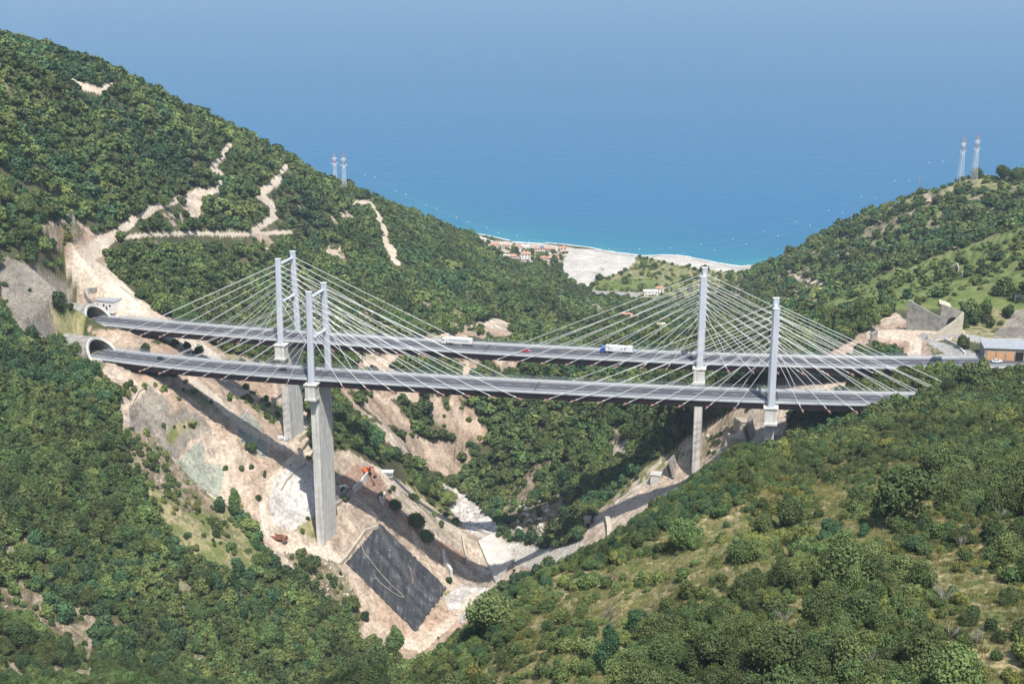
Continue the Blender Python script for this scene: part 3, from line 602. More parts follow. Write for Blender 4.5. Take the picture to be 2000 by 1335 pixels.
# ============================================================ vegetation
def crown_mesh(name, seed, R, H, nleaf, leaf, mats, lumps=9, trunk=True, sub=2, base=.25, cone=False):
    """tuft of leaf faces round several lobes, dark inner twigs, plus a forked trunk (second material)"""
    r = np.random.RandomState(seed); V_, F_ = [], []; MI = []
    cs = []
    for i in range(lumps):
        a = r.rand() * 6.283; t = r.rand(); hh = base + (1 - base) * (.15 + .7 * t)
        rad = R * (.74 * np.sqrt(r.rand()) * (1 - .75 * t if cone else 1 - .55 * t * t))
        lr = R * (.30 + .36 * r.rand()) * ((1.0 - .62 * t) if cone else (1.0 - .22 * t))
        cs.append((rad * np.cos(a), rad * np.sin(a), H * hh, lr))
    cs.append((0, 0, H * (.5 + base * .4), R * (.5 if cone else .72)))
    if cone: cs.append((0, 0, H * .86, R * .26))
    w = np.array([c[3]**2 for c in cs]); w /= w.sum(); vs = []; nv = 0
    P_ = []
    for (cx, cy, cz_, lr), ww in zip(cs, w):
        n = max(8, int(nleaf * ww)); d = r.randn(n, 3); d /= np.linalg.norm(d, axis=1, keepdims=True)
        rr = lr * (.66 + .40 * r.rand(n) ** .7 + .34 * (r.rand(n) ** 5)); sq = np.array([1, 1, .82 if not cone else 1.3])
        p = np.array([cx, cy, cz_]) + d * rr[:, None] * sq
        nr = d * .75 + r.randn(n, 3) * .55; nr /= np.linalg.norm(nr, axis=1, keepdims=True)
        tt = np.cross(nr, r.randn(n, 3)); tt /= np.linalg.norm(tt, axis=1, keepdims=True); bb = np.cross(nr, tt)
        sz = leaf * (.6 + .8 * r.rand(n))[:, None]
        q = np.stack([p - tt * sz - bb * sz * .6, p + tt * sz * .9 - bb * sz * .7, p + tt * sz + bb * sz * .65, p - tt * sz * .8 + bb * sz * .75], 1)
        P_.append(q.reshape(-1, 3))
    P_ = np.concatenate(P_); P_[:, 2] = np.maximum(P_[:, 2], .05); nv = len(P_)
    verts = P_.tolist(); faces = np.arange(nv).reshape(-1, 4).tolist(); MI = [0] * len(faces)
    bm_ = bmesh.new(); bmesh.ops.create_icosphere(bm_, subdivisions=1, radius=1)
    iv = [tuple(v.co) for v in bm_.verts]; iff = [tuple(v.index for v in f.verts) for f in bm_.faces]; bm_.free()
    for (cx, cy, cz_, lr) in cs:
        o = len(verts); verts += [(cx + x * lr * .68, cy + y * lr * .68, max(.02, cz_ + z * lr * .56)) for x, y, z in iv]; faces += [tuple(i + o for i in f) for f in iff]; MI += [0] * len(iff)
    if trunk:
        b = MB(); b.tube((0, 0, -.6), (R*.04, 0, H*.42), R*.07, 6, R*.05)
        for a in (0.3, 2.4, 4.4): b.tube((R*.04, 0, H*.38), (R*.5*math.cos(a), R*.5*math.sin(a), H*.72), R*.04, 5, R*.015)
        o = len(verts); verts += b.v; faces += [tuple(i + o for i in f) for f in b.f]; MI += [1] * len(b.f)
    me = bpy.data.meshes.new(name); me.from_pydata(verts, [], faces)
    for mm in mats: me.materials.append(mm)
    me.polygons.foreach_set('material_index', MI[:len(me.polygons)]); me.update()
    return me
def trunk_mesh(name, R, H, seed):
    b = MB(); r = random.Random(seed)
    b.tube((0, 0, -1.0), (R*.05, 0, H*.4), R*.08, 7, R*.055)
    for k_ in range(5):
        a = k_ * 1.26 + r.random(); h0 = H * (.25 + .1 * r.random()); m_ = (R*.35*math.cos(a), R*.35*math.sin(a), H*.6)
        b.tube((R*.03, 0, h0), m_, R*.045, 5, R*.03); b.tube(m_, (R*.62*math.cos(a+.3), R*.62*math.sin(a+.3), H*.85), R*.03, 4, R*.01)
    me = bpy.data.meshes.new(name); me.from_pydata(b.v, [], b.f); me.materials.append(M['bark']); return me
LM = [M['leaf_dark'], M['leaf_mid'], M['leaf_olive'], M['leaf_light'], M['leaf_blue']]
# visibility from the valley side: running horizon per column of the ground sheet
el_t = (Z - CAMH) / Y; runm = np.maximum.accumulate(el_t, axis=0); runm = np.vstack([np.full((1, NC), -9.), runm[:-1]])
def gridval(A, x, y):
    i = np.clip(np.rint(np.log(y / Y0) / math.log(Y1 / Y0) * (NR - 1)), 0, NR-1).astype(int); j = np.clip(np.rint((x / y + GW) / (2*GW) * (NC - 1)), 0, NC-1).astype(int)
    return A[i, j]
RS = np.random.RandomState(11)
def candidates(y0, y1, s):
    xs = np.arange(-.54 * y1, .54 * y1, s); ys = np.arange(y0, y1, s); gx, gy_ = np.meshgrid(xs, ys)
    gx = gx + (RS.rand(*gx.shape) - .5) * s * .95; gy_ = gy_ + (RS.rand(*gx.shape) - .5) * s * .95
    gx, gy_ = gx.ravel(), gy_.ravel(); m = (np.abs(gx) < .53 * gy_) & (gy_ > y0) & (gy_ < y1); gx, gy_ = gx[m], gy_[m]
    z = ground(gx, gy_); u, v = proj(gx, gy_, z)
    vis = ((z + 6 - CAMH) / gy_ > gridval(runm, gx, gy_) - .012) & (u > -300) & (u < 2300) & (v < 1560) & (v > -60) & (z > .8)
    return gx[vis], gy_[vis], z[vis], u[vis], v[vis]
M['asphalt_dark2'] = mat('tyre_darkened_asphalt', (.062,.065,.074), (.086,.089,.10), scale=.12, rough=.9)

# ============================================================ the two viaducts
PHI = math.radians(13); AX = np.array([math.cos(PHI), -math.sin(PHI), 0.]); NR_ = np.array([math.sin(PHI), math.cos(PHI), 0.])
class Deck:
    def __init__(s, P0, P1, tab, w):
        s.P0 = np.array(P0, float); s.g = (P1[2] - P0[2]) / 220.0; t = np.array(tab, float); s.c = np.polyfit(t[:, 0], t[:, 1], 4); s.w = w
    def off(s, d): return np.polyval(s.c, d)
    def at(s, d, w=0.0, z=0.0):
        dd = (s.off(d + 1) - s.off(d - 1)) / 2; n = NR_ - AX * dd; n = n / np.linalg.norm(n)
        p = s.P0 + AX * d + NR_ * s.off(d) + n * w; p = p.copy(); p[2] = s.P0[2] + s.g * d + z; return p
    def dirv(s, d): a = s.at(d + 1) - s.at(d - 1); return a / np.linalg.norm(a)
    def rz(s, d): a = s.dirv(d); return math.atan2(a[1], a[0])
DF = Deck((-97.8, 636.5, 183.7), (116.5, 587, 189.), [(-125,18.4),(-95,12.6),(-67,8.8),(-45,7.0),(-5,3.6),(3,3.0),(62,1.8),(125,2.6),(184,3.6),(217,4.6),(252,7.2),(274,10),(320,16)], 13.2)
DB = Deck((-122.2, 696, 185.4), (92.2, 646.5, 189.1), [(-110,13.6),(-80,10.8),(-47,7.6),(-31,5.8),(-4,3),(85,.4),(178,.7),(217,2),(265,6.0),(334,14.5),(372,24)], 13.2)
DF.w = DB.w = 16.2
def strip(dk, d0, d1, prof, step=6.0):
    """sweep a closed w-z profile along the deck"""
    n = max(2, int((d1 - d0) / step) + 1); return [[tuple(dk.at(d, w, z)) for w, z in prof] for d in np.linspace(d0, d1, n)]
def rect(w0, w1, z0, z1): return [(w0, z0), (w1, z0), (w1, z1), (w0, z1)]
def bridge(dk, name, label, d0, d1, r0, r1):
    """d0..d1 carriageway on the span, r0..r1 carriageway incl. approach roads"""
    root = empty(name, tuple(dk.at(0, 6.6, -60)), 0, label, 'bridge')
    inv = Matrix.Translation(-Vector(root.location))
    def fin(b, nm, m, par=None, **k):
        o = b.build(nm, m, None, **k); o.parent = par or root; o.location = (0, 0, 0)
        if par is None: o.matrix_parent_inverse = inv
        return o
    W_ = dk.w
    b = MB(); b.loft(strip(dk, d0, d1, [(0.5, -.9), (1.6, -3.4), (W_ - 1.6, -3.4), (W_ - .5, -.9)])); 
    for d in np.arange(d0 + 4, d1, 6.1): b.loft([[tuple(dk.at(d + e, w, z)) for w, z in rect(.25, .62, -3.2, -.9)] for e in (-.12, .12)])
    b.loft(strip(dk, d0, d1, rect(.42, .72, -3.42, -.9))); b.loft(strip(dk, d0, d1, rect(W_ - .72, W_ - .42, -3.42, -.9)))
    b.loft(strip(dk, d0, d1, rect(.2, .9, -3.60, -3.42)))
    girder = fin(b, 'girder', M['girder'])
    b = MB(); b.loft(strip(dk, d0, d1, rect(0.06, W_ - .06, -.9, -.12))); slab = fin(b, 'deck_slab', M['concrete'])
    b = MB(); b.loft(strip(dk, r0, r1, rect(-.12, .62, -.55, .22))); fin(b, 'edge_beam', M['white_edge'])
    b = MB(); b.loft(strip(dk, r0, r1, rect(W_ - .7, W_ + .1, -.55, .22))); fin(b, 'edge_beam', M['white_edge'])
    b = MB(); b.loft(strip(dk, r0, r1, rect(.6, W_ - .68, -.14, 0))); road = fin(b, 'carriageway', M['asphalt'])
    for a_, c_, mm, nm in ((.62, 4.6, 'asphalt_worn', 'paved_shoulder'), (W_-2.4, W_-.7, 'asphalt_worn', 'paved_shoulder')):
        b = MB(); b.loft(strip(dk, r0, r1, rect(a_, c_, 0.0, .006 if a_ < 5 else .004))); fin(b, nm, M[mm], road)
    for w in (5.9, 7.7, 10.3, 12.1):
        b = MB(); b.loft(strip(dk, r0, r1, rect(w - .3, w + .3, 0, .005))); fin(b, 'tyre_track', M['asphalt_dark2'], road)
    for d in (r0 + 14, -2.5, 2.5, 110, 217.5, 222.5, d1 - 2):
        b = MB(); b.loft(strip(dk, d, d + .5, rect(.7, W_ - .8, 0, .016), .5)); fin(b, 'expansion_joint', M['black'], road)
    b = MB()
    for w in (4.7, W_ - 2.6): b.loft(strip(dk, r0, r1, rect(w, w + .2, 0, .012)))
    for d in np.arange(r0 + 2, r1 - 4, 9.0): b.loft(strip(dk, d, d + 3.2, rect(9.1, 9.28, 0, .012), 2))
    fin(b, 'lane_marking', M['marking'], road)
    # safety rails with posts, front and rear
    for w, nm in ((.25, 'guard_rail'), (W_ - .3, 'guard_rail')):
        b = MB()
        for z in (.60, 1.0): b.loft(strip(dk, r0, r1, rect(w - .04, w + .04, z - .05, z + .05)))
        for d in np.arange(r0, r1, 2.6):
            p = dk.at(d, w, .6); b.box(p, (.09, .1, .9), dk.rz(d))
        fin(b, nm, M['rail'])
    b = MB(); b.loft(strip(dk, d0, d1, rect(W_ - .62, W_ - .50, .22, .95))); fin(b, 'rear_kerb_wall', M['white_edge'])
    b = MB()      # tall open-bar screen along the rear edge
    for d in np.arange(d0, d1, .55): b.box(dk.at(d, W_ - .1, 1.35), (.05, .05, 2.3), dk.rz(d))
    for z in (.5, 1.4, 2.45): b.loft(strip(dk, d0, d1, rect(W_ - .14, W_ - .06, z - .04, z + .04)))
    fin(b, 'rear_screen', M['rail'])
    # pylons on their piers
    for di in (0.0, 220.0):
        rz = dk.rz(di); c0 = dk.at(di, 0, 0); gbase = min(gz(*dk.at(di, w_)[:2]) for w_ in (-1, 6, 14))
        def P(e, w, z): return tuple(dk.at(di + e, w, z))
        py = empty('pylon', tuple(c0)); py.parent = root; py.matrix_parent_inverse = inv
        pinv = Matrix.Translation(-Vector(c0))
        def fin2(b, nm, m, **k):
            o = b.build(nm, m, None, **k); o.parent = py; o.matrix_parent_inverse = pinv; return o
        zb = gbase - c0[2] - 4
        b = MB()
        b.loft([[P(e, w, z) for e, w in ((-2.0, -.4), (-1.6, -1.0), (1.6, -1.0), (2.0, -.4), (2.0, W_ + .4), (1.6, W_ + 1.0), (-1.6, W_ + 1.0), (-2.0, W_ + .4))] for z in (zb, -3.4)])
        for e, w, z in ((0, W_/2, zb + 4.2),): pass
        fin2(b, 'pier', M['pier'])
        for sgn, wc in ((-1, -2.6), (1, W_ + 2.6)):
            b = MB()
            w0, w1 = (wc - 1.9, .2) if sgn < 0 else (W_ - .2, wc + 1.9)
            b.loft([[P(e, w, z) for e, w in ((-2.7, w0), (2.7, w0), (2.7, w1), (-2.7, w1))] for z in (-8.6, -2.0)])
            b.loft([[P(e, w, z) for e, w in ((-3.3, w0 - .4), (3.3, w0 - .4), (3.3, w1), (-3.3, w1))] for z in (-2.0, -1.3)])
            b.loft([[P(e, w, z) for e, w in ((-3.0, w0 - .7), (3.0, w0 - .7), (3.0, w1), (-3.0, w1))] for z in (-9.6, -8.6)])
            fin2(b, 'corbel', M['pier'])
            lean = 1.8 * (-sgn)
            b = MB(); rings = []
            for z, tt in ((-1.3, 0), (41.9, .96), (44.2, 1.0)):
                hx, hy = 1.62 - .12 * tt, 1.35 - .1 * tt
                oc = [(-hx, -hy*.45), (-hx*.6, -hy), (hx*.6, -hy), (hx, -hy*.45), (hx, hy*.45), (hx*.6, hy), (-hx*.6, hy), (-hx, hy*.45)]
                rings.append([P(e, wc + lean * tt + w, z) for e, w in oc])
            b.loft(rings); leg = fin2(b, 'leg', M['pylon'])
            bb = MB(); oc = [(-1.64, -.7), (-1, -1.34), (1, -1.34), (1.64, -.7), (1.64, .7), (1, 1.34), (-1, 1.34), (-1.64, .7)]
            bb.loft([[P(e, wc + lean + w, z) for e, w in oc] for z in (44.2, 44.45)]); cp = bb.build('cap_plate', M['white_edge']); cp.parent = leg
        for zc in (41.0, 20.6):
            tt = (zc + 1.3) / 45.5; b = MB(); b.tube(P(0, -2.6 + 1.8*tt, zc), P(0, W_ + 2.6 - 1.8*tt, zc), .72, 12); fin2(b, 'crossbeam', M['pylon'], smooth=False)
        # stay cables with their anchor tubes
        for sgn, wc in ((-1, -2.6), (1, W_ + 2.6)):
            for sd in (-1, 1):
                for k_ in range(8):
                    main = (sd > 0) == (di == 0)
                    dd = (16.3 + 12.55 * k_) if main else (14.2 + 11.9 * k_)
                    zt = 20.6 + k_ * 2.88; tt = (zt + 1.3) / 45.5; a = P(sd * 1.5, wc + 1.8 * (-sgn) * tt, zt)
                    wd = -.75 if sgn < 0 else W_ + .75
                    e = np.array(dk.at(di + sd * dd, wd, -3.75)); a_ = np.array(a); dirn = (a_ - e) / np.linalg.norm(a_ - e)
                    b = MB(); b.tube(e + dirn * 2.6, a, .115, 6); b.tube(e + dirn * 2.4, e + dirn * 3.6, .22, 6); b.tube(a_ - dirn * 1.5, a, .2, 6)
                    cb = fin(b, 'stay_cable', M['cable'])
                    b = MB(); b.tube(e - dirn * .5, e + dirn * 2.5, .2, 6); b.box(tuple(e + dirn*.3 + np.array([0, 0, .2])), (.9, .8, .5), rz); b.tube(e - dirn*.6, e - dirn*.2, .34, 8)
                    an = b.build('anchor_tube', M['anchor']); an.parent = cb
    return root
br_front = bridge(DF, 'cable_stayed_bridge', 'nearer of the two parallel cable-stayed viaducts, dark girder below, two grey H-shaped pylons', -121, 318, -133, 320)
br_back = bridge(DB, 'cable_stayed_bridge', 'farther of the two parallel cable-stayed viaducts, carrying two white lorries', -108, 336, -124, 430)

# abutments
def abut(dk, d, side, label):
    b = MB(); z0 = -3.5; L = 7
    for a_, z1 in ((0, -.95),):
        b.loft([[tuple(dk.at(d + side * e, w, z)) for w, z in rect(-.8, dk.w + .8, -16, -3.75)] for e in (0, L)])
        b.loft([[tuple(dk.at(d + side * e, w, z)) for w, z in rect(-.4, dk.w + .4, -3.75, -.6)] for e in (2.2, L)])
    for w in (-1.4, dk.w + .6): b.loft([[tuple(dk.at(d + side * e, ww, z)) for ww, z in rect(w, w + .7, -12, .1)] for e in (2.0, L + 6)])
    tag(b.build('abutment', M['concrete']), label, 'abutment', 'abutments at the ends of the viaducts')
abut(DF, -119, -1, 'concrete abutment under the left end of the nearer deck'); abut(DB, -106, -1, 'concrete abutment under the left end of the farther deck')
abut(DB, 334, 1, 'concrete abutment under the right end of the farther deck'); abut(DF, 316, 1, 'concrete abutment under the right end of the nearer deck, behind trees')

# ---- tunnel portals on the left
def portal(dk, d, name, label):
    root = empty(name, tuple(dk.at(d, 6.6, 0)), 0, label, 'tunnel portal', 'tunnel portals at the left end')
    def ring(e, R, w0=6.6): return [tuple(dk.at(d + e, w0 + R * math.cos(t) * 1.0, -1.4 + R * 1.05 * math.sin(t))) for t in np.linspace(-.12, math.pi + .12, 21)]
    def slant(e0, sl, R): # mouth leans back with height
        return [tuple(dk.at(d + e0 - sl * max(0, math.sin(t)) , 6.6 + R * math.cos(t), -1.4 + R * 1.05 * math.sin(t))) for t in np.linspace(-.12, math.pi + .12, 21)]
    b = MB(); b.loft([ring(-26, 9.4), slant(-2, 7, 9.4), slant(0, 7, 9.8), slant(.4, 7, 9.5), slant(.2, 7, 8.6), slant(-3, 7, 8.3), ring(-40, 8.3)], cap=False, closed=False)
    o = b.build('vault', M['concrete_old'], smooth=False); o.parent = root; o.matrix_parent_inverse = Matrix.Translation(-Vector(root.location))
    b = MB(); b.loft([slant(.2, 7, 9.9), slant(1.0, 7, 9.9), slant(1.0, 7, 8.5), slant(.2, 7, 8.5)], cap=False, closed=False)
    o = b.build('mouth_rim', M['concrete']); o.parent = root; o.matrix_parent_inverse = Matrix.Translation(-Vector(root.location))
    b = MB(); r_ = ring(-39, 8.4); b.add(r_, [tuple(range(21))]); o = b.build('dark_end', M['black']); o.parent = root; o.matrix_parent_inverse = Matrix.Translation(-Vector(root.location))  # black sheet gives the darkness deep in the tunnel by colour
portal(DF, -126, 'tunnel_portal', 'nearer, lower tunnel mouth of grey concrete where the front deck starts')
portal(DB, -117, 'tunnel_portal', 'farther, upper tunnel mouth of grey concrete where the back deck starts')

# ---- planting
KIND = {}
def kind_protos():
    pc = bpy.data.collections.new('plant_kinds')        # a library of plant shapes, not part of the scene
    spec = []
    for q, (nl, lf, sb) in {'near': (4200, .11, 2), 'mid': (950, .27, 1), 'far': (330, .50, 1)}.items():
        for mi, mm in enumerate(('leaf_dark', 'leaf_mid', 'leaf_olive', 'leaf_blue')):
            for s_ in range(2): spec.append((f'tree_{q}', crown_mesh(f'tree_{q}', 100*mi + s_ + 7, 2.3, 4.6 if s_ else 4.0, nl, lf, [M[mm], M['bark']], lumps=9 + 3*s_, trunk=(q != 'far'))))
        for mi, mm in enumerate(('leaf_mid', 'leaf_olive', 'leaf_light', 'leaf_dark')):
            for s_ in range(2): spec.append((f'shrub_{q}', crown_mesh(f'shrub_{q}', 900 + 10*mi + s_, 1.0, 1.25 + .3*s_, int(nl*.45), lf*.62, [M[mm], M['bark']], lumps=6, trunk=False, base=.0)))
    for i, (k, me) in enumerate(spec):
        o = bpy.data.objects.new(f'kind_{i:03d}', me); pc.objects.link(o); KIND.setdefault(k, []).append(i)
    r = np.random.RandomState(3)
    for s_ in range(3):     # grass tufts
        vs, fs = [], []
        for b_ in range(46):
            a = r.rand()*6.28; rr = r.rand()**.5*.55; h = .22 + .38*r.rand(); bx, by = rr*math.cos(a), rr*math.sin(a); t = r.rand()*6.28; w = .035
            o = len(vs); vs += [(bx - w*math.cos(t), by - w*math.sin(t), 0), (bx + w*math.cos(t), by + w*math.sin(t), 0), (bx + (r.rand()-.5)*.4, by + (r.rand()-.5)*.4, h)]; fs.append((o, o+1, o+2))
        me = bpy.data.meshes.new('tuft'); me.from_pydata(vs, [], fs); me.materials.append(M['grass'] if s_ < 2 else M['leaf_light'])
        i = len(pc.objects); o = bpy.data.objects.new(f'kind_{i:03d}', me); pc.objects.link(o); KIND.setdefault('tuft', []).append(i)
    for s_ in range(3):
        bmm = bmesh.new(); bmesh.ops.create_icosphere(bmm, subdivisions=1, radius=.5); rq = random.Random(s_ + 50)
        for v_ in bmm.verts: v_.co *= rq.uniform(.6, 1.15); v_.co.z *= .7
        me = bpy.data.meshes.new('stone'); bmm.to_mesh(me); bmm.free(); me.materials.append(M['stone']); i = len(pc.objects); o = bpy.data.objects.new(f'kind_{i:03d}', me); pc.objects.link(o); KIND.setdefault('stone', []).append(i)
    return pc
M['stone'] = mat('rubble_stone', (.24,.18,.135), (.50,.43,.35), scale=.35, rough=.95)
PC = kind_protos()
def scatter(name, label, x, y, z, idx, scl, rot):
    me = bpy.data.meshes.new(name); me.vertices.add(len(x)); me.vertices.foreach_set('co', np.stack([x, y, z], -1).astype(np.float32).ravel())
    a = me.attributes.new('pick', 'INT', 'POINT'); a.data.foreach_set('value', np.asarray(idx, np.int32))
    a = me.attributes.new('scl', 'FLOAT_VECTOR', 'POINT'); a.data.foreach_set('vector', np.asarray(scl, np.float32).ravel())
    a = me.attributes.new('rot', 'FLOAT_VECTOR', 'POINT'); a.data.foreach_set('vector', np.stack([np.zeros(len(x)), np.zeros(len(x)), rot], -1).astype(np.float32).ravel())
    o = bpy.data.objects.new(name, me); COL.objects.link(o)
    ng = bpy.data.node_groups.new('scatter_' + name, 'GeometryNodeTree')
    ng.interface.new_socket('Geometry', in_out='INPUT', socket_type='NodeSocketGeometry'); ng.interface.new_socket('Geometry', in_out='OUTPUT', socket_type='NodeSocketGeometry')
    gi = ng.nodes.new('NodeGroupInput'); go = ng.nodes.new('NodeGroupOutput'); ci = ng.nodes.new('GeometryNodeCollectionInfo')
    ci.inputs['Collection'].default_value = PC; ci.inputs['Separate Children'].default_value = True; ci.inputs['Reset Children'].default_value = True
    ip = ng.nodes.new('GeometryNodeInstanceOnPoints'); ip.inputs['Pick Instance'].default_value = True
    def attr(nm, ty):
        n = ng.nodes.new('GeometryNodeInputNamedAttribute'); n.data_type = ty; n.inputs['Name'].default_value = nm
        return [s for s in n.outputs if s.enabled and s.name == 'Attribute'][0]
    e2r = ng.nodes.new('FunctionNodeEulerToRotation'); L = ng.links
    L.new(gi.outputs[0], ip.inputs['Points']); L.new(ci.outputs[0], ip.inputs['Instance']); L.new(attr('pick', 'INT'), ip.inputs['Instance Index'])
    L.new(attr('rot', 'FLOAT_VECTOR'), e2r.inputs[0]); L.new(e2r.outputs[0], ip.inputs['Rotation']); L.new(attr('scl', 'FLOAT_VECTOR'), ip.inputs['Scale'])
    L.new(ip.outputs[0], go.inputs[0])
    md = o.modifiers.new('scatter', 'NODES'); md.node_group = ng
    return tag(o, label, name.replace('_', ' '), kind='stuff')

DENSE = [[(660,1400),(700,1330),(760,1250),(960,1150),(1100,1090),(1060,1190),(980,1270),(900,1340),(880,1500),(660,1500)],
         [(1090,1120),(1200,1030),(1400,900),(1520,830),(1780,770),(1900,680),(2200,660),(2200,1010),(1850,1010),(1800,900),(1640,890),(1500,950),(1420,1010),(1300,1035),(1180,1110)],
         [(1590,1160),(1640,1070),(1760,1120),(1800,1250),(1880,1335),(1900,1500),(1560,1500)], [(1300,1210),(1500,1230),(1560,1335),(1560,1500),(1180,1500),(1200,1320)]]
OPEN = [[(1880,1120),(1960,1120),(1990,1300),(1900,1320)], [(1590,930),(1680,950),(1660,1050),(1590,1020)], [(1750,1080),(1900,1090),(1890,1160),(1800,1150)]]
def deckclear(x, y, z):
    ok = np.ones(len(x), bool)
    for dk, lo, hi in ((DF, -175, 330), (DB, -170, 480)):
        d = (x - dk.P0[0]) * AX[0] + (y - dk.P0[1]) * AX[1]; n = (x - dk.P0[0]) * NR_[0] + (y - dk.P0[1]) * NR_[1] - dk.off(np.clip(d, -180, 440))
        zz_ = dk.P0[2] + dk.g * d
        hit_ = (d > lo) & (d < hi) & (n > -5) & (n < dk.w + 5)
        ok &= ~(hit_ & (z > zz_ - 9) & (z < zz_ + 8))
        for pd in (0, 220): ok &= ~((np.abs(d - pd) < 6) & (n > -8) & (n < dk.w + 8))
    for bx, by, br in CLEAR: ok &= np.hypot(x - bx, y - by) > br
    return ok
CLEAR = []
NOPLANT = [[(660,1100),(700,1040),(750,1010),(885,1150),(815,1255)], [(925,1060),(960,1040),(1015,1100),(968,1155)], [(600,1060),(680,1060),(680,1120),(600,1090)], [(700,905),(790,905),(790,950),(700,950)], [(520,1030),(570,1030),(580,1090),(520,1090)], [(1895,640),(2100,640),(2100,730),(1895,730)], [(1740,600),(1870,600),(1880,712),(1740,700)], [(150,560),(270,560),(270,650),(150,640)], [(140,585),(215,585),(240,745),(150,700)], [(1420,800),(1500,800),(1500,885),(1400,885)], [(1260,900),(1340,880),(1340,950),(1260,950)]]
# what cover shows where in the view (used to keep crowns off the tracks)
_pm = np.full((340, 502), -1, np.int8); _vis = el_t > runm
_iu = np.clip(U[_vis] / 4, 0, 501).astype(int); _iv = np.clip(V[_vis] / 4, 0, 339).astype(int); _o = np.argsort(~np.isin(cls[_vis], [TRACK]) * 1, kind='stable')[::-1]
_pm[_iv[_o], _iu[_o]] = cls[_vis][_o]
OPENC = [TRACK, YARD, BEACH, EARTH, NET, SHOT, RIVER, BOULD]
def picmap(u, v): return _pm[np.clip(v / 4, 0, 339).astype(int), np.clip(u / 4, 0, 501).astype(int)]
def plant(y0, y1, s):
    x, y, z, u, v = candidates(y0, y1, s); c = clsat(x, y); n = len(x); r = RS.rand(n)
    na = fbm(x, y, 13, 3, 201); nb = fbm(x, y, 45, 3, 211); nc = fbm(x, y, 6, 2, 221)
    near = gridval(NEAR, x, y)
    dense = np.zeros(n, bool); opn = np.zeros(n, bool)
    for p in DENSE: dense |= inpoly(u, v, p)
    for p in OPEN: opn |= inpoly(u, v, p)
    P = {FOREST: .91, DRY: .13, MIXR: .17, EARTH: .006, ROCK: .12, GREEN: .035, NET: .02, NETG: .02, RED: .03, BOULD: .0, RIVER: .0, TRACK: 0, BEACH: 0, YARD: 0, SHOT: 0}
    pr = np.array([P.get(int(k_), 0) for k_ in c], float)
    pr = np.where(np.isin(c, [DRY, MIXR, GREEN]), pr * (1.0 + 2.6 * (na > .08)), pr)
    pr = np.where((c == GREEN) & (nb > .22), .45, pr); pr = np.where((c == EARTH) & (y > 640) & (na > .30), .35, pr)
    pr = np.where(c == SCRUB, np.where(dense, .96, np.where(opn, .12, .38 + .85 * na + .35*nc)), pr)
    pr = np.where(inpoly(u, v, [(690,300),(1500,300),(1500,700),(690,700)]) & (c == EARTH) & (y > 1300), .3, pr)
    hp = 4.6 * F_PX / y; cov = picmap(u, v - hp * .75); cov2 = picmap(u, v - hp * .35)
    for f_ in (.15, .55, .95, 1.15):
        cx_ = picmap(u, v - hp * f_); cov = np.where(cx_ == TRACK, TRACK, cov)
    blk = ~near & (np.isin(cov, OPENC) | np.isin(cov2, OPENC)) & np.isin(c, [FOREST]) & (RS.rand(n) < .97)
    pr = np.where((z < 3.5) & (y > 1500) & (c == FOREST), 0, pr)
    for npoly in NOPLANT: pr = np.where(~near & inpoly(u, v, npoly), 0, pr)
    kp = (r < pr) & deckclear(x, y, z) & ~blk; x, y, z, u, v, c, na, nb, near, dense = [q[kp] for q in (x, y, z, u, v, c, na, nb, near, dense)]
    n = len(x); r = RS.rand(n)
    tree = (c == FOREST) | ((c == SCRUB) & dense & (r < .62)) | ((c == SCRUB) & (r < .06)) | (np.isin(c, [DRY, MIXR, GREEN, EARTH]) & (r < .13))
    return np.stack([x, y, z, u, v, c, na, nb, near, dense, tree], -1)
PL = np.concatenate([plant(118, 430, 2.15), plant(430, 700, 2.75), plant(700, 1000, 3.7), plant(1000, 1950, 4.5)])
n = len(PL); x, y, z, u, v, c, na, nb, near, dense, tree = PL.T; tree = tree > .5; c = c.astype(int)
r1, r2_, r3, r4 = RS.rand(4, n)
spc = np.select([y < 430, y < 700, y < 1000], [2.15, 2.75, 3.5], 4.0)
R = np.where(tree, (.50 + .78 * r1 ** 1.8) * spc * .98, (.30 + .42 * r1) * spc)
big = tree & (near > .5) & (r2_ < .22); cr_d = v - np.interp(u, CRU, CRV); R = np.where(big & (cr_d > 130), R * 1.6, R); R = np.where((near > .5) & (cr_d < 130), np.minimum(R, 1.75), R)
R = np.where((near > .5) & ~tree, R * (.95 + .75 * (r2_ < .25)), R)
R = np.where((c == FOREST) & (y > 430) & (r4 < .10), R * 1.45, R)
sx = np.where(tree, R / 2.3, R); hz_ = sx * np.where(tree, .82 + .5 * r3, .8 + .5 * r3) * np.where(y > 780, .72, np.where(near > .5, .85, 1.0))
q = np.select([y < 470, y < 780], [0, 1], 2)
# colour pick: patches of one species by slow noise
tp = np.clip((nb * 1.3 + .5 + (r4 - .5) * .75), 0, .999)
ti = np.where(tp < .40, 0, np.where(tp < .80, 1, np.where(tp < .93, 2, 3)))
ti = np.where((near > .5) & (r2_ < .22), 2, ti); ti = np.where((near < .5) & (y < 760) & (u < 760) & (ti == 2), 0, ti)
si = np.where(tp < .3, 0, np.where(tp < .62, 1, np.where(tp < .9, 2, 3)))
si = np.where((near < .5) & (r3 < .6), np.where(r3 < .3, 0, 3), si)
pick = np.zeros(n, int)
for qi, qn in enumerate(('near', 'mid', 'far')):
    T = np.array(KIND['tree_' + qn]); S_ = np.array(KIND['shrub_' + qn]); m = q == qi; hv = (r1 * 1000).astype(int) % 2
    pick[m & tree] = T[ti * 2 + hv][m & tree]; pick[m & ~tree] = S_[si * 2 + hv][m & ~tree]
rot = RS.rand(n) * 6.283; scl = np.stack([sx * (.78 + .44*r3), sx * (.78 + .44*r2_), hz_ * (.85 + .4*r4)], -1)
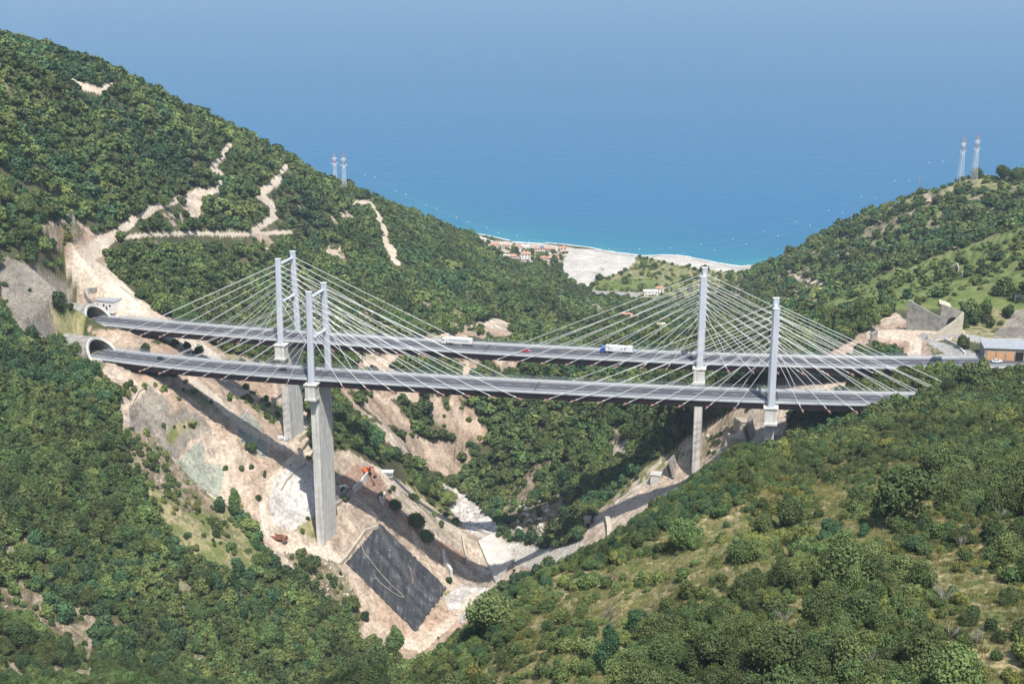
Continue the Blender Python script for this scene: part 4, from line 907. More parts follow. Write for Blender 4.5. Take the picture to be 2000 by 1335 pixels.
size = R / y; vis_in = (u > -10) & (u < 2010) & (v > 0) & (v < 1345) & ((z + R - CAMH)/y > gridval(runm, x, y))
ordt = np.argsort(-(size * (tree & vis_in))); ordsr = np.argsort(-(size * (~tree & vis_in)))
indT, indS = ordt[:286], ordsr[:292]
solo = np.zeros(n, bool); solo[indT] = True; solo[indS] = True
TONE_T = ['dark green', 'mid-green', 'olive-green', 'blue-green']; TONE_S = ['mid-green', 'olive-green', 'yellow-green', 'dark green']
def where_words(u_, v_, near_):
    if not near_:
        if u_ < 700: return ('in the lower left corner woods' if v_ > 1100 and u_ < 330 else 'on the left slope beside the pale haul road' if u_ > 330 and v_ > 950 else 'in the woods below the grey netted cut' if v_ < 900 else 'in the lower left woods')
        return 'beside the river works below the viaducts'
    col = 'left' if u_ < 1150 else 'middle' if u_ < 1500 else 'right' if u_ < 1800 else 'far right'
    row = 'along the crest' if v_ < 1335 - (1335 - np.interp(u_, [750, 960, 1200, 1400, 1510, 1780, 1900, 2000], [1300, 1180, 1060, 930, 860, 790, 710, 700])) * .82 else 'high up' if v_ < 1020 else 'half way down' if v_ < 1180 else 'near the bottom edge'
    return f'{row}, {col} of the near right slope'
crowns = {}
for qn in ('near', 'mid'):
    for pi in KIND['tree_' + qn]: pass
plist = sorted(PC.objects, key=lambda o: o.name)
byidx = {i: o for i, o in enumerate(PC.objects)}
def lone_tree(i_kind, s_, tone, loc, rz, sc, label, group, cone=False, mats=None):
    key = (i_kind, s_, cone)
    if key not in crowns:
        mm = ('leaf_dark', 'leaf_mid', 'leaf_olive', 'leaf_blue')[i_kind]
        cm = crown_mesh('crown', 4000 + i_kind*10 + s_, 2.3, 6.2 if cone else (4.7 if s_ else 4.1), 5200, .105, [M[mm], M['bark']], lumps=14 if cone else 10 + 3*s_, trunk=False, base=.12 if cone else .2, cone=cone)
        crowns[key] = (cm, trunk_mesh('trunk', 2.3, 4.2, s_ + 1))
    cm, tm = crowns[key]
    root = empty('tree', loc, rz, label, 'tree', group); root.scale = sc
    o = bpy.data.objects.new('trunk', tm); COL.objects.link(o); o.parent = root
    o = bpy.data.objects.new('crown', cm); COL.objects.link(o); o.parent = root
    return root
def sizew(s): return 'large' if s > .0135 else 'medium' if s > .0085 else 'small'
for i in indT:
    lone_tree(int(ti[i]), int(r1[i]*1000) % 2, '', (x[i], y[i], z[i] - .25), rot[i], scl[i].tolist(),
              f'{sizew(size[i])} round {TONE_T[int(ti[i])]} tree {where_words(u[i], v[i], near[i] > .5)}', 'trees on the slopes nearest the camera')
for i in indS:
    o = bpy.data.objects.new('shrub', byidx[int(pick[i])].data); COL.objects.link(o); o.location = (x[i], y[i], z[i] - .15); o.rotation_euler = (0, 0, rot[i]); o.scale = scl[i].tolist()
    tag(o, f'{sizew(size[i]*1.5)} {TONE_S[int(si[i])]} shrub {where_words(u[i], v[i], near[i] > .5)}', 'shrub', 'shrubs on the slopes nearest the camera')
m = tree & ~solo; scatter('woodland', 'dense green macchia and oak woodland covering the valley sides', x[m], y[m], z[m] - .25, pick[m], scl[m], rot[m])
m = ~tree & ~solo; scatter('scrubland', 'low scattered scrub on the open slopes', x[m], y[m], z[m] - .12, pick[m], scl[m], rot[m])
# dry grass on the near slope and the open valley ground
gx_, gy2, gz2, gu, gv = candidates(118, 520, 1.25); cc = clsat(gx_, gy2); m = np.isin(cc, [SCRUB]) & (RS.rand(len(gx_)) < .75) & deckclear(gx_, gy2, gz2)
gx_, gy2, gz2 = gx_[m], gy2[m], gz2[m]; k_ = len(gx_); sg = .7 + .9 * RS.rand(k_)
tf = np.array(KIND['tuft']); scatter('grass', 'dry yellow-green grass between the shrubs of the near slope', gx_, gy2, gz2 - .03, tf[(RS.rand(k_)*3).astype(int)], np.stack([sg, sg, sg * (.7 + .7*RS.rand(k_))], -1), RS.rand(k_)*6.28)
gx_, gy2, gz2, gu, gv = candidates(430, 900, 1.5); cc = clsat(gx_, gy2); nn_ = fbm(gx_, gy2, 14, 3, 301)
m = ((np.isin(cc, [EARTH, RED]) & (RS.rand(len(gx_)) < .14 + .5*(nn_ > .1))) | (np.isin(cc, [MIXR, RIVER, BOULD]) & (RS.rand(len(gx_)) < .6))) & deckclear(gx_, gy2, gz2) & (picmap(gu, gv) != TRACK)
gx_, gy2, gz2 = gx_[m], gy2[m], gz2[m]; k2 = len(gx_); sg = .25 + 1.1 * RS.rand(k2) ** 3.5; tf = np.array(KIND['stone'])
scatter('rubble', 'loose stones strewn over the bare cut slopes and stream bed', gx_, gy2, gz2 - .03, tf[(RS.rand(k2)*3).astype(int)], np.stack([sg*1.3, sg, sg], -1), RS.rand(k2)*6.28)
print('plants', n, 'grass', k_)

# hand-placed trees that stand out
HERO = [(962,1238,100,2,0,'broad rounded olive-green tree at the left tip of the near right slope'), (1762,1020,125,0,0,'largest spreading dark oak casting a deep shadow on the near right slope'),
        (1622,1056,50,3,0,'small round blue-green tree left of the largest oak'), (1247,1232,52,3,0,'round blue-green bushy tree alone in the dry grass, bottom centre right'),
        (1190,1300,52,3,1,'leaning pointed blue-green tree near the bottom edge, left of the round one'), (1442,1098,52,0,0,'dark tree above the bare patch in the middle of the near slope'),
        (1452,1160,50,0,0,'dark round tree below another dark one in the middle of the near slope'), (1655,1150,105,2,0,'tall pale-tipped bushy tree in the lower right, left of the dead branches'),
        (1330,1075,68,0,0,'dark tree in a clump on the crest, below the back right pier'), (1540,1030,60,0,0,'dark oak half way between the crest and the round blue-green tree'),
        (772,1290,44,0,1,'pointed conifer-like tree at the bottom of the pale valley floor'), (742,1318,44,0,1,'second pointed tree, just left of the one on the pale valley floor'),
        (772,998,26,0,0,'small dark tree on the reddish bank right of the front left pier'), (812,1030,36,1,0,'dark green tree leaning over the reddish bank, upper one of two'), (832,1062,30,0,0,'dark green tree on the reddish bank, lower one of two'),
        (612,1110,24,0,0,'lone small dark tree on the rocks below the dump truck'), (458,1005,32,0,1,'thin dark conifer at the edge of the netted cut'), (1905,348,22,0,0,'dark bushy tree beside the right-hand lattice masts'),
        (1960,352,30,0,0,'leftmost of the two dark trees on the far right ridge'), (1985,356,26,0,0,'rightmost of the two dark trees on the far right ridge'), (826,588,14,0,0,'left one of two round dark trees on the stony cut'), (843,590,20,0,0,'right one of two round dark trees on the stony cut'),
        (320,405,26,0,0,'round tree overhanging the upper left dirt track'),(300,905,28,1,0,'small tree on the dry slope under the netted cut')]
for hu, hv_, wpx, kd, cone, lb in HERO:
    p = hit(hu, hv_); d = (p - Vector((0, 0, CAMH))).length; Rw = wpx / F_PX * d / 2; s_ = Rw / 2.3 * (1.0 if not cone else 1.15)
    lone_tree(kd, 0, '', tuple(p - Vector((0, 0, .3))), RS.rand()*6, (s_, s_, s_ * (1.0 if not cone else 1.15)), lb, None, cone=bool(cone))
    if cone: crowns[(kd, 0, True)]
# bleached dead bushes on the near slope
def dead_mesh(seed):
    r = random.Random(seed); b = MB()
    for i in range(9):
        a = r.random()*6.28; l = .9 + r.random()*.9; t = .25 + r.random()*.5; p0 = Vector((0, 0, 0)); p1 = Vector((math.cos(a)*l*t, math.sin(a)*l*t, l*.75)); b.tube(p0, p1, .035, 4, .022)
        for j in range(4):
            a2 = a + r.uniform(-1, 1); q0 = p0.lerp(p1, .4 + .15*j); q1 = q0 + Vector((math.cos(a2)*.45, math.sin(a2)*.45, .35 + .35*r.random())); b.tube(q0, q1, .018, 3, .008)
            q2 = q1 + Vector((r.uniform(-.3,.3), r.uniform(-.3,.3), .25)); b.tube(q1, q2, .010, 3, .004)
    me = bpy.data.meshes.new('dead_shrub'); me.from_pydata(b.v, [], b.f); me.materials.append(M['deadwood']); return me
DM = [dead_mesh(s_) for s_ in range(4)]
DEAD = [(1690,1205,1.9),(1842,1180,2.4),(1855,1252,1.8),(1690,1318,2.4),(1182,1210,2.0),(1530,1222,2.0),(1952,1018,2.0),(1875,1075,1.8),(1800,858,1.8),(1548,1290,2.0),(1560,1250,1.6),(1745,1170,2.0),(1800,1140,2.2),(1905,1260,1.8),
        (1975,1010,1.8),(1660,1290,1.7),(1750,1130,1.5),(1500,1180,1.5),(1340,1115,1.5),(1940,1150,1.9),(1880,1140,1.6),(1620,800,1.6),(1960,745,2.2)]
for i, (du, dv, s_) in enumerate([(a_, b_, c_ * .72) for a_, b_, c_ in DEAD][:17]):
    p = hit(du, dv); o = bpy.data.objects.new('dead_shrub', DM[i % 4]); COL.objects.link(o); o.location = p + Vector((0, 0, .5)); o.rotation_euler = (0, 0, i*1.7); o.scale = (s_, s_, s_*1.25)
    tag(o, ['pale leafless bush ', 'bleached upright dead shrub ', 'grey bare branches ', 'low whitish bare bush '][i % 4] + where_words(du, dv, True), 'dead shrub', 'dead shrubs on the near slope')

# ============================================================ vehicles
def solve_d(dk, u, w=6.0, z=0.8):
    lo, hi = -130., 430.
    for _ in range(40):
        m_ = (lo + hi) / 2; q_ = dk.at(m_, w, z)
        if proj(*q_)[0] < u: lo = m_
        else: hi = m_
    return lo
def wheel(par, x, y, r, wd=.28):
    b = MB(); b.tube((x, y - wd/2, r), (x, y + wd/2, r), r, 14); o = b.build('wheel', M['black'], par)
    b = MB(); s_ = 1 if y > 0 else -1; b.tube((x, y + s_*wd*.5, r), (x, y + s_*(wd*.5 + .02), r), r*.55, 10); b.build('rim', M['steel_grey'], o)
def car(loc, rz, paint, label, van=False, s_=1.0, group=None, estate=False):
    root = empty('van' if van else 'car', loc, rz, label, 'van' if van else 'car', group); root.scale = (s_,)*3
    L_ = 4.3 if not van else 5.2; h0 = .28
    b = MB(); hgt = 1.45 if not van else 2.2
    if not van:
        lo_ = [(-2.12,.35),(-2.15,.62),(-2.05,.88),(-1.9,.93),(-.9,.98),(1.1,.98),(1.55,.95),(2.05,.80),(2.15,.55),(2.12,.32),(1.7,.24),(-1.8,.24)]
        b.prism(lo_, -.86, .86); b.build('body', paint, root, bevel=.06)
        rb = -1.95 if estate else -1.55
        b = MB(); b.loft([[(rb, -.78, .95), (rb, .78, .95), (1.05, .78, .97), (1.05, -.78, .97)], [(rb + .35, -.62, 1.42), (rb + .35, .62, 1.42), (.35, .62, 1.44), (.35, -.62, 1.44)]]); b.build('windows', M['glass'], root)
        b = MB(); b.loft([[(rb + .36, -.63, 1.41), (rb + .36, .63, 1.41), (.36, .63, 1.43), (.36, -.63, 1.43)], [(rb + .5, -.55, 1.48), (rb + .5, .55, 1.48), (.25, .55, 1.49), (.25, -.55, 1.49)]]); b.build('roof', paint, root)
        wb_ = 1.32
    else:
        b.prism([(-2.6,.35),(-2.6,2.1),(-2.4,2.2),(1.2,2.2),(1.75,1.55),(2.5,1.2),(2.65,.9),(2.65,.35)], -.95, .95); b.build('body', paint, root, bevel=.08)
        b = MB(); b.loft([[(1.22,-.85,2.12),(1.22,.85,2.12),(1.80,.85,1.52),(1.80,-.85,1.52)], [(1.30,-.85,2.16),(1.30,.85,2.16),(1.88,.85,1.56),(1.88,-.85,1.56)]]); b.build('windscreen', M['glass'], root); wb_ = 1.65
    for y_ in (-.6, .6):
        b = MB(); b.box((L_/2 - .02, y_, .68), (.08, .34, .16)); b.build('headlight', M['white'], root)
        b = MB(); b.box((-L_/2 + .02, y_, .78), (.08, .26, .16)); b.build('tail_light', M['mast_red'], root)
    for x_ in (-wb_, wb_):
        for y_ in (-.80, .80): wheel(root, x_, y_, .33, .24)
    return root
def lorry(loc, rz, cabm, label, logo):
    root = empty('articulated_lorry', loc, rz, label, 'lorry', 'white lorries on the farther viaduct')
    b = MB(); b.prism([(5.9,.55),(5.9,3.1),(6.2,3.55),(7.7,3.3),(8.1,2.2),(8.2,1.2),(8.2,.5)], -1.22, 1.22); cab_ = b.build('cab', cabm, root, bevel=.08)
    b = MB(); b.loft([[(8.13,-1.05,1.95),(8.13,1.05,1.95),(7.78,1.05,3.0),(7.78,-1.05,3.0)], [(8.20,-1.05,1.97),(8.20,1.05,1.97),(7.85,1.05,3.02),(7.85,-1.05,3.02)]]); b.build('windscreen', M['glass'], cab_)
    for y_ in (-1.24, 1.24):
        b = MB(); b.box((7.2, y_, 2.45), (.8, .05, .75)); b.build('side_window', M['glass'], cab_)
    b = MB(); b.box((-1.35, 0, 2.62), (13.6, 2.5, 2.75)); tr = b.build('trailer', M['white'], root, bevel=.04)
    b = MB(); g_ = 1.265
    for y_ in (-g_, g_):
        if logo == 'stripes':
            b.box((-.6, y_, 2.95), (10.0, .02, .35)); b.box((-.8, y_, 2.35), (9.6, .02, .30))
            for k_ in range(3): b.hexa([(-7.2 + k_*.75, y_-.012, 1.9), (-6.9 + k_*.75, y_-.012, 1.9), (-6.9 + k_*.75, y_+.012, 1.9), (-7.2 + k_*.75, y_+.012, 1.9), (-6.5 + k_*.75, y_-.012, 3.3), (-6.2 + k_*.75, y_-.012, 3.3), (-6.2 + k_*.75, y_+.012, 3.3), (-6.5 + k_*.75, y_+.012, 3.3)])
        else:
            for cx, w_ in ((3.6, 1.1), (2.3, .8), (-2.7, 1.0), (-4.4, 1.1)): b.tube((cx, y_ - .012, 2.75), (cx, y_ + .012, 2.75), w_*.42, 12); b.box((cx, y_, 2.25), (w_, .02, .18))
    b.build('side_graphic', mat('grey_graphic', (.30,.33,.35), rough=.6), tr)
    b = MB(); b.box((-.8, 0, 1.0), (13.8, 1.0, .3)); b.box((-.6, -1.15, .75), (5, .06, .55)); b.box((-.6, 1.15, .75), (5, .06, .55)); b.box((4.9, 0, .95), (5.6, 1.0, .3)); b.build('chassis', M['steel_grey'], root)
    for x_ in (7.0, 4.6, -4.2, -5.5, -6.8):
        for y_ in (-1.1, 1.1): wheel(root, x_, y_, .5, .32)
    return root
paint_dk = mat('dark_car_paint', (.02,.03,.035), rough=.25, spec=.6); paint_wh = mat('white_car_paint', (.75,.76,.77), rough=.3, spec=.6); paint_rd = mat('red_car_paint', (.45,.03,.025), rough=.3, spec=.6)
paint_bl = mat('blue_cab_paint', (.02,.09,.42), rough=.35, spec=.6); paint_nv = mat('navy_van_paint', (.03,.05,.08), rough=.3, spec=.6); paint_gn = mat('green_paint', (.01,.33,.19), rough=.5)
def on_deck(dk, u, w, flip): d = solve_d(dk, u, w); return tuple(dk.at(d, w, .02)), dk.rz(d) + (math.pi if flip else 0)
l_, r_ = on_deck(DB, 893, 11.2, True); lorry(l_, r_, M['white'], 'white lorry with grey stripes and slanted dashes on its trailer, on the far viaduct', 'stripes')
l_, r_ = on_deck(DB, 1204, 11.2, True); lorry(l_, r_, paint_bl, 'lorry with bright blue cab and white trailer on the far viaduct', 'dots')
l_, r_ = on_deck(DB, 1027, 5.4, False); car(l_, r_, paint_rd, 'small red car on the far viaduct, left of the blue-cabbed lorry')
l_, r_ = on_deck(DF, 314, 9.8, False); car(l_, r_, paint_dk, 'dark car at the left end of the near viaduct', estate=True)
l_, r_ = on_deck(DF, 552, 9.8, True); car(l_, r_, paint_dk, 'dark green-black car on the near viaduct, just left of its left pylon')
l_, r_ = on_deck(DB, 1828, 10.5, True); car(l_, r_, paint_nv, 'dark blue van near the right end of the far viaduct', van=True)
l_, r_ = on_deck(DB, 1947, 7.5, False); car(l_, r_, paint_wh, 'white car on the road right of the far viaduct', s_=1.15)

def at_px(u, v, dz=0.0, ymin=440): p = hit(u, v, ymin=ymin); return (p.x, p.y, p.z + dz)
# site vehicles
def dump_truck(loc, rz, label):
    root = empty('dump_truck', loc, rz, label, 'dump truck'); root.scale = (1.15,)*3
    rust = mat('rust_red_skip', (.22,.09,.06), (.32,.15,.10), scale=1.2, rough=.8)
    b = MB(); b.prism([(2.6,.7),(2.6,2.7),(3.9,2.7),(4.2,1.9),(4.3,.7)], -1.2, 1.2); c_ = b.build('cab', rust, root, bevel=.06)
    b = MB(); b.box((4.12, 0, 2.2), (.15, 2.0, .7)); b.build('windscreen', M['glass'], c_)
    b = MB(); 
    for y_ in (-1.2, 1.2): b.box((-.8, y_, 1.95), (6.2, .12, 1.3))
    b.box((-.8, 0, 1.35), (6.2, 2.4, .12)); b.box((2.25, 0, 2.0), (.12, 2.4, 1.4)); b.box((-3.9, 0, 1.9), (.12, 2.4, 1.2)); 
    for k_ in range(6): b.box((-3.4 + k_*1.05, -1.28, 1.95), (.12, .08, 1.3)); b.box((-3.4 + k_*1.05, 1.28, 1.95), (.12, .08, 1.3))
    b.build('tipping_body', rust, root)
    b = MB(); b.box((-.2, 0, 1.05), (7.6, 1.0, .35)); b.build('chassis', M['black'], root)
    for x_ in (3.3, -1.4, -2.8):
        for y_ in (-1.05, 1.05): wheel(root, x_, y_, .55, .35)
dump_truck(at_px(543, 1056), -.30, 'rust-red dump truck with empty body parked on the pale haul road')
def excavator(loc, rz, label):
    root = empty('excavator', loc, rz, label, 'excavator'); root.scale = (1.25,)*3
    for y_ in (-1.15, 1.15):
        b = MB(); b.prism([(-1.9,.0),(-2.2,.45),(-1.9,.9),(1.9,.9),(2.2,.45),(1.9,.0)], y_ - .28, y_ + .28); b.build('track', M['black'], root)
    b = MB(); b.box((-.4, 0, 1.55), (3.6, 2.6, 1.0)); b.box((-1.7, 0, 2.1), (1.2, 2.5, .8)); b.build('upper_body', M['orange'], root, bevel=.1)
    b = MB(); b.box((.75, .75, 2.5), (1.5, 1.0, 1.5)); c_ = b.build('cab', M['orange'], root, bevel=.08)
    b = MB(); b.box((.85, .75, 2.65), (1.55, 1.04, .8)); b.build('window', M['glass'], c_)
    b = MB(); b.loft([[(x_, y_, z_) for x_, z_, y_ in ((p[0], p[1]-.3, -.25), (p[0], p[1]-.3, .15), (p[0], p[1]+.3, .15), (p[0], p[1]+.3, -.25))] for p in ((1.2,1.8),(3.0,4.4),(5.4,5.0))]); b.build('boom', M['orange'], root)
    b = MB(); b.loft([[(p[0]-.22, -.2, p[1]), (p[0]+.22, -.2, p[1]), (p[0]+.22, .12, p[1]), (p[0]-.22, .12, p[1])] for p in ((5.3,5.2),(6.6,3.4),(6.9,1.6))]); b.build('arm', M['orange'], root)
    b = MB(); b.prism([(6.5,1.7),(7.2,1.6),(7.4,.9),(6.9,.3),(6.2,.4),(6.1,.9)], -.55, .5); b.build('bucket', M['black'], root)
excavator(at_px(716, 926), -.9, 'orange-red tracked excavator on the reddish spoil bank right of the near left pier')
car(at_px(549, 858), .4, paint_wh, 'small white van at the foot of the far left pier', van=True, s_=.8, group=None)
car(at_px(557, 862), 1.2, paint_wh, 'white car at the foot of the far left pier, right of a white van', s_=.95)
car(at_px(672, 955), .5, paint_wh, 'white van on the ledge right of the near left pier', van=True)
def cabin(loc, rz, sz, label):
    root = empty('site_cabin', loc, rz, label, 'site cabin'); b = MB(); b.box((0, 0, sz[2]/2), sz); b.build('walls', M['roof_grey'], root)
    b = MB(); b.box((0, 0, sz[2] + .12), (sz[0] + .5, sz[1] + .5, .24)); b.build('roof', M['white'], root)
    b = MB(); b.box((-sz[0]*.2, -sz[1]/2 - .03, 1.1), (.95, .08, 2.1)); b.build('door', M['steel_grey'], root)
    for x_ in (.1, .32): b = MB(); b.box((sz[0]*x_, -sz[1]/2 - .03, 1.7), (1.0, .08, .8)); b.build('window', M['glass'], root)
cabin(at_px(757, 930), -.05, (6.2, 3.6, 3.0), 'grey site cabin with a white roof above the spoil bank')

# ---- works in the valley
def drape(name, quad, nu, nv, dz, m, thick=.5, jag=0.0, ymin=440):
    """sheet laid on the ground between four picture corners (TL, TR, BR, BL), with a real edge"""
    rr = random.Random(9); TL, TR, BR, BL = [Vector((a, b)) for a, b in quad]; top = []
    for j in range(nv + 1):
        t = j / nv; row = []
        for i in range(nu + 1):
            s_ = i / nu; tt = t + (jag * (fj[i] if j == nv else 0) if jag else 0); p2 = TL.lerp(TR, s_).lerp(BL.lerp(BR, s_), tt); p2 = p2 + Vector((3.2 * fj[(j * 3) % 60] * (1 if i in (0, nu) else 0), 2.2 * fj[(i * 5) % 60])) * (1 if jag else 0); p = hit(p2.x, p2.y, ymin=ymin); row.append((p.x, p.y, p.z + dz + (.10 * math.sin(i*1.9 + j*.35) + .22 * fj[(i*7 + j*3) % 60] if jag else 0)))
        top.append(row)
    n_ = (nu + 1); vs = [p for r_ in top for p in r_]; k_ = len(vs); vs += [(a, b, c_ - thick) for a, b, c_ in vs]; fs = []
    for j in range(nv):
        for i in range(nu):
            a = j*n_ + i; fs.append((a, a+1, a+n_+1, a+n_)); fs.append((k_+a, k_+a+n_, k_+a+n_+1, k_+a+1))
    ed = [i for i in range(nu)]; 
    for i in range(nu): fs.append((i, k_+i, k_+i+1, i+1)); a = nv*n_ + i; fs.append((a, a+1, k_+a+1, k_+a))
    for j in range(nv): a = j*n_; fs.append((a, a+n_, k_+a+n_, k_+a)); a += nu; fs.append((a, k_+a, k_+a+n_, a+n_))
    b = MB(); b.add(vs, fs); return b.build(name, m, smooth=False)
fj = [random.Random(4 + i).uniform(-.5, .5) for i in range(60)]
def sheet_mat():
    m = bpy.data.materials.new('black_geotextile'); m.use_nodes = True; n = m.node_tree; b = n.nodes['Principled BSDF']; L = n.links
    g = n.nodes.new('ShaderNodeNewGeometry'); mp = n.nodes.new('ShaderNodeMapping'); mp.inputs['Rotation'].default_value = (0, 0, math.radians(38)); mp.inputs['Scale'].default_value = (1.4, .07, .3); L.new(g.outputs['Position'], mp.inputs[0])
    z1 = n.nodes.new('ShaderNodeTexNoise'); z1.inputs['Scale'].default_value = .55; z1.inputs['Detail'].default_value = 6; L.new(mp.outputs[0], z1.inputs['Vector'])
    z2 = n.nodes.new('ShaderNodeTexNoise'); z2.inputs['Scale'].default_value = .22; z2.inputs['Detail'].default_value = 7; L.new(g.outputs['Position'], z2.inputs['Vector'])
    a = n.nodes.new('ShaderNodeMath'); a.operation = 'ADD'; L.new(z1.outputs[0], a.inputs[0]); L.new(z2.outputs[0], a.inputs[1])
    r = n.nodes.new('ShaderNodeValToRGB'); e = r.color_ramp.elements; e[0].position = .41; e[0].color = (.030,.032,.036,1); e[1].position = .66; e[1].color = (.16,.165,.17,1); x = e.new(.58); x.color = (.062,.065,.070,1)
    h = n.nodes.new('ShaderNodeMath'); h.operation = 'MULTIPLY'; h.inputs[1].default_value = .5; L.new(a.outputs[0], h.inputs[0]); L.new(h.outputs[0], r.inputs[0]); L.new(r.outputs[0], b.inputs['Base Color']); b.inputs['Roughness'].default_value = .65
    bp = n.nodes.new('ShaderNodeBump'); bp.inputs['Distance'].default_value = .5; L.new(z1.outputs[0], bp.inputs['Height']); L.new(bp.outputs[0], b.inputs['Normal']); return m
o = drape('geotextile_sheet', [(676,1101),(742,1024),(872,1150),(812,1235)], 26, 30, .55, sheet_mat(), .8, jag=.03); tag(o, 'large black geotextile sheet pinned over the bank below the near left pier', 'ground sheet')
def px_tube(name, pl, r_, m, dz, label, cat, n=5, sub=4, group=None):
    b = MB(); pp = []
    for (a, b_), (c_, d_) in zip(pl[:-1], pl[1:]):
        for k_ in range(sub): pp.append(at_px(a + (c_-a)*k_/sub, b_ + (d_-b_)*k_/sub, dz))
    pp.append(at_px(*pl[-1], dz))
    for p, q_ in zip(pp[:-1], pp[1:]): b.tube(p, q_, r_, n)
    return tag(b.build(name, m), label, cat, group)
px_tube('rope', [(703,1060),(712,1082),(735,1112),(762,1142),(785,1163),(789,1168),(783,1168),(765,1157),(742,1140),(731,1124)], .13, M['concrete_warm'], .78, 'long pale rope looped over the black sheet', 'rope')
px_tube('rope', [(797,1105),(803,1118),(806,1135),(805,1142)], .12, M['roof_red'], .78, 'short brown rope on the right half of the black sheet', 'rope')
def px_wall(name, pl, h, t, m, label, group=None, cat='wall', base=-1.5, sub=3, ymin=440, level=False):
    b = MB(); pp = []
    for (a, b_), (c_, d_) in zip(pl[:-1], pl[1:]):
        for k_ in range(sub): pp.append(Vector(at_px(a + (c_-a)*k_/sub, b_ + (d_-b_)*k_/sub, 0, ymin)))
    pp.append(Vector(at_px(*pl[-1], 0, ymin))); rings = []
    zt = max(p.z for p in pp)
    for i, p in enumerate(pp):
        a = pp[max(0, i-1)]; c_ = pp[min(len(pp)-1, i+1)]; d = (c_ - a); d.z = 0; d.normalize(); s_ = Vector((-d.y, d.x, 0)) * t/2
        zz_ = (zt if level else p.z) + h; rings.append([(*(p - s_).xy, p.z + base), (*(p + s_).xy, p.z + base), (*(p + s_).xy, zz_), (*(p - s_).xy, zz_)])
    b.loft(rings); return tag(b.build(name, m), label, cat, group)
G_ = 'concrete walls of the valley works'
px_wall('retaining_wall', [(664,1104),(676,1090),(700,1058),(712,1040),(738,1030)], 1.6, 1.2, M['concrete_warm'], 'low concrete kerb wall along the top edge of the black sheet', G_)
px_wall('retaining_wall', [(690,962),(705,950),(718,932)], 3.2, 1.0, M['concrete'], 'pale concrete wall on the spoil bank just below the excavator', G_)
px_wall('retaining_wall', [(742,978),(748,985),(752,970)], 3.0, 1.0, M['concrete'], 'short curved concrete wall right of the spoil gully', G_)
px_wall('retaining_wall', [(882,1128),(868,1105),(866,1088)], 5.0, 1.4, M['concrete'], 'grey concrete wall stub standing in the channel shade', G_)
px_wall('retaining_wall', [(903,1050),(906,1070),(910,1088),(912,1105)], 2.4, .9, M['concrete_warm'], 'tan wall along the river bank left of the white slab', G_)
px_wall('retaining_wall', [(930,1036),(945,1042),(962,1048)], 2.2, 1.2, M['concrete'], 'grey weir crest at the head of the white slab', G_)
px_wall('retaining_wall', [(595,905),(575,922),(560,938),(548,958)], .9, .8, M['concrete_warm'], 'low wall above the sprayed white slope beside the haul road', G_)
px_wall('retaining_wall', [(585,862),(600,850),(612,842)], 2.6, .8, M['concrete_warm'], 'tan wall at the foot of the far left pier', G_)
px_wall('retaining_wall', [(508,985),(510,1010),(516,1040),(526,1058)], 1.2, .5, M['concrete'], 'thin kerb on the outer side of the haul road bend', G_)
px_wall('retaining_wall', [(655,990),(672,980),(690,965)], 2.0, .8, M['concrete_old'], 'grey stepped wall in the shade right of the near left pier', G_)
px_wall('retaining_wall', [(655,978),(668,970),(680,960)], 2.4, .7, M['concrete_old'], 'upper stepped wall right of the near left pier', G_)
px_wall('retaining_wall', [(765,965),(800,992),(840,1022),(880,1050)], 1.4, .7, M['concrete_warm'], 'long low tan wall along the track above the reddish bank', G_)
px_wall('retaining_wall', [(752,1010),(790,1045),(830,1085)], 1.6, .8, M['concrete_old'], 'low grey wall between the black sheet and the reddish bank', G_)
px_wall('retaining_wall', [(462,832),(478,812),(486,800)], .8, .5, M['concrete'], 'pale drain line across the netted bench', G_)
px_wall('retaining_wall', [(258,792),(270,768),(290,752)], 1.0, .8, M['concrete_warm'], 'pale ledge at the top of the leftmost netted cut', G_)
o = drape('concrete_apron', [(934,1062),(962,1048),(1005,1098),(968,1142)], 8, 12, 2.2, mat('pale_apron_concrete', (.48,.455,.41), (.60,.57,.52), scale=.4, bump=.05, bscale=1.5), 4.5); tag(o, 'bright white concrete river apron sloping towards the camera', 'apron')
# blocks and slabs on the right bank, stepping down
G2 = 'concrete blocks on the right bank'
def blk(u, v, w, d, h, rz, m, label, tilt=0.0, name='concrete_block'):
    p = at_px(u, v); root = empty(name, p, rz, label, 'concrete block', G2)
    b = MB(); b.box((0, 0, h/2 - 1), (w, d, h + 2)); o = b.build('block', m, root, bevel=.08)
    b = MB(); b.loft([[(-w/2-.3, -d/2-.3, h), (w/2+.3, -d/2-.3, h), (w/2+.3, d/2+.3, h + tilt), (-w/2-.3, d/2+.3, h + tilt)], [(-w/2-.3, -d/2-.3, h+.4), (w/2+.3, -d/2-.3, h+.4), (w/2+.3, d/2+.3, h+.4+tilt), (-w/2-.3, d/2+.3, h+.4+tilt)]]); b.build('cap_slab', m, root); return root
blk(1446, 832, 6, 5, 3, -.25, M['concrete_warm'], 'upper concrete block on the right bank, under the gap between the piers')
blk(1442, 866, 8, 5, 3.2, -.25, M['concrete_warm'], 'wide concrete block below the upper one on the right bank')
blk(1281, 940, 5.0, 5, 4.2, -.3, M['concrete'], 'box-shaped white concrete block lower down the right bank, left of the far right pier')
def slab(u, v, l, h, rz, m, label, lean=.35, t=.7, name='concrete_slab'):
    p = at_px(u, v); b = MB(); b.loft([[(-l/2, 0, -1.5), (l/2, 0, -1.5), (l/2, t, -1.5), (-l/2, t, -1.5)], [(-l/2, lean*h, h), (l/2, lean*h, h), (l/2, lean*h + t, h), (-l/2, lean*h + t, h)]])
    o = b.build(name, m); o.location = p; o.rotation_euler = (0, 0, rz); return tag(o, label, 'concrete slab', G2)
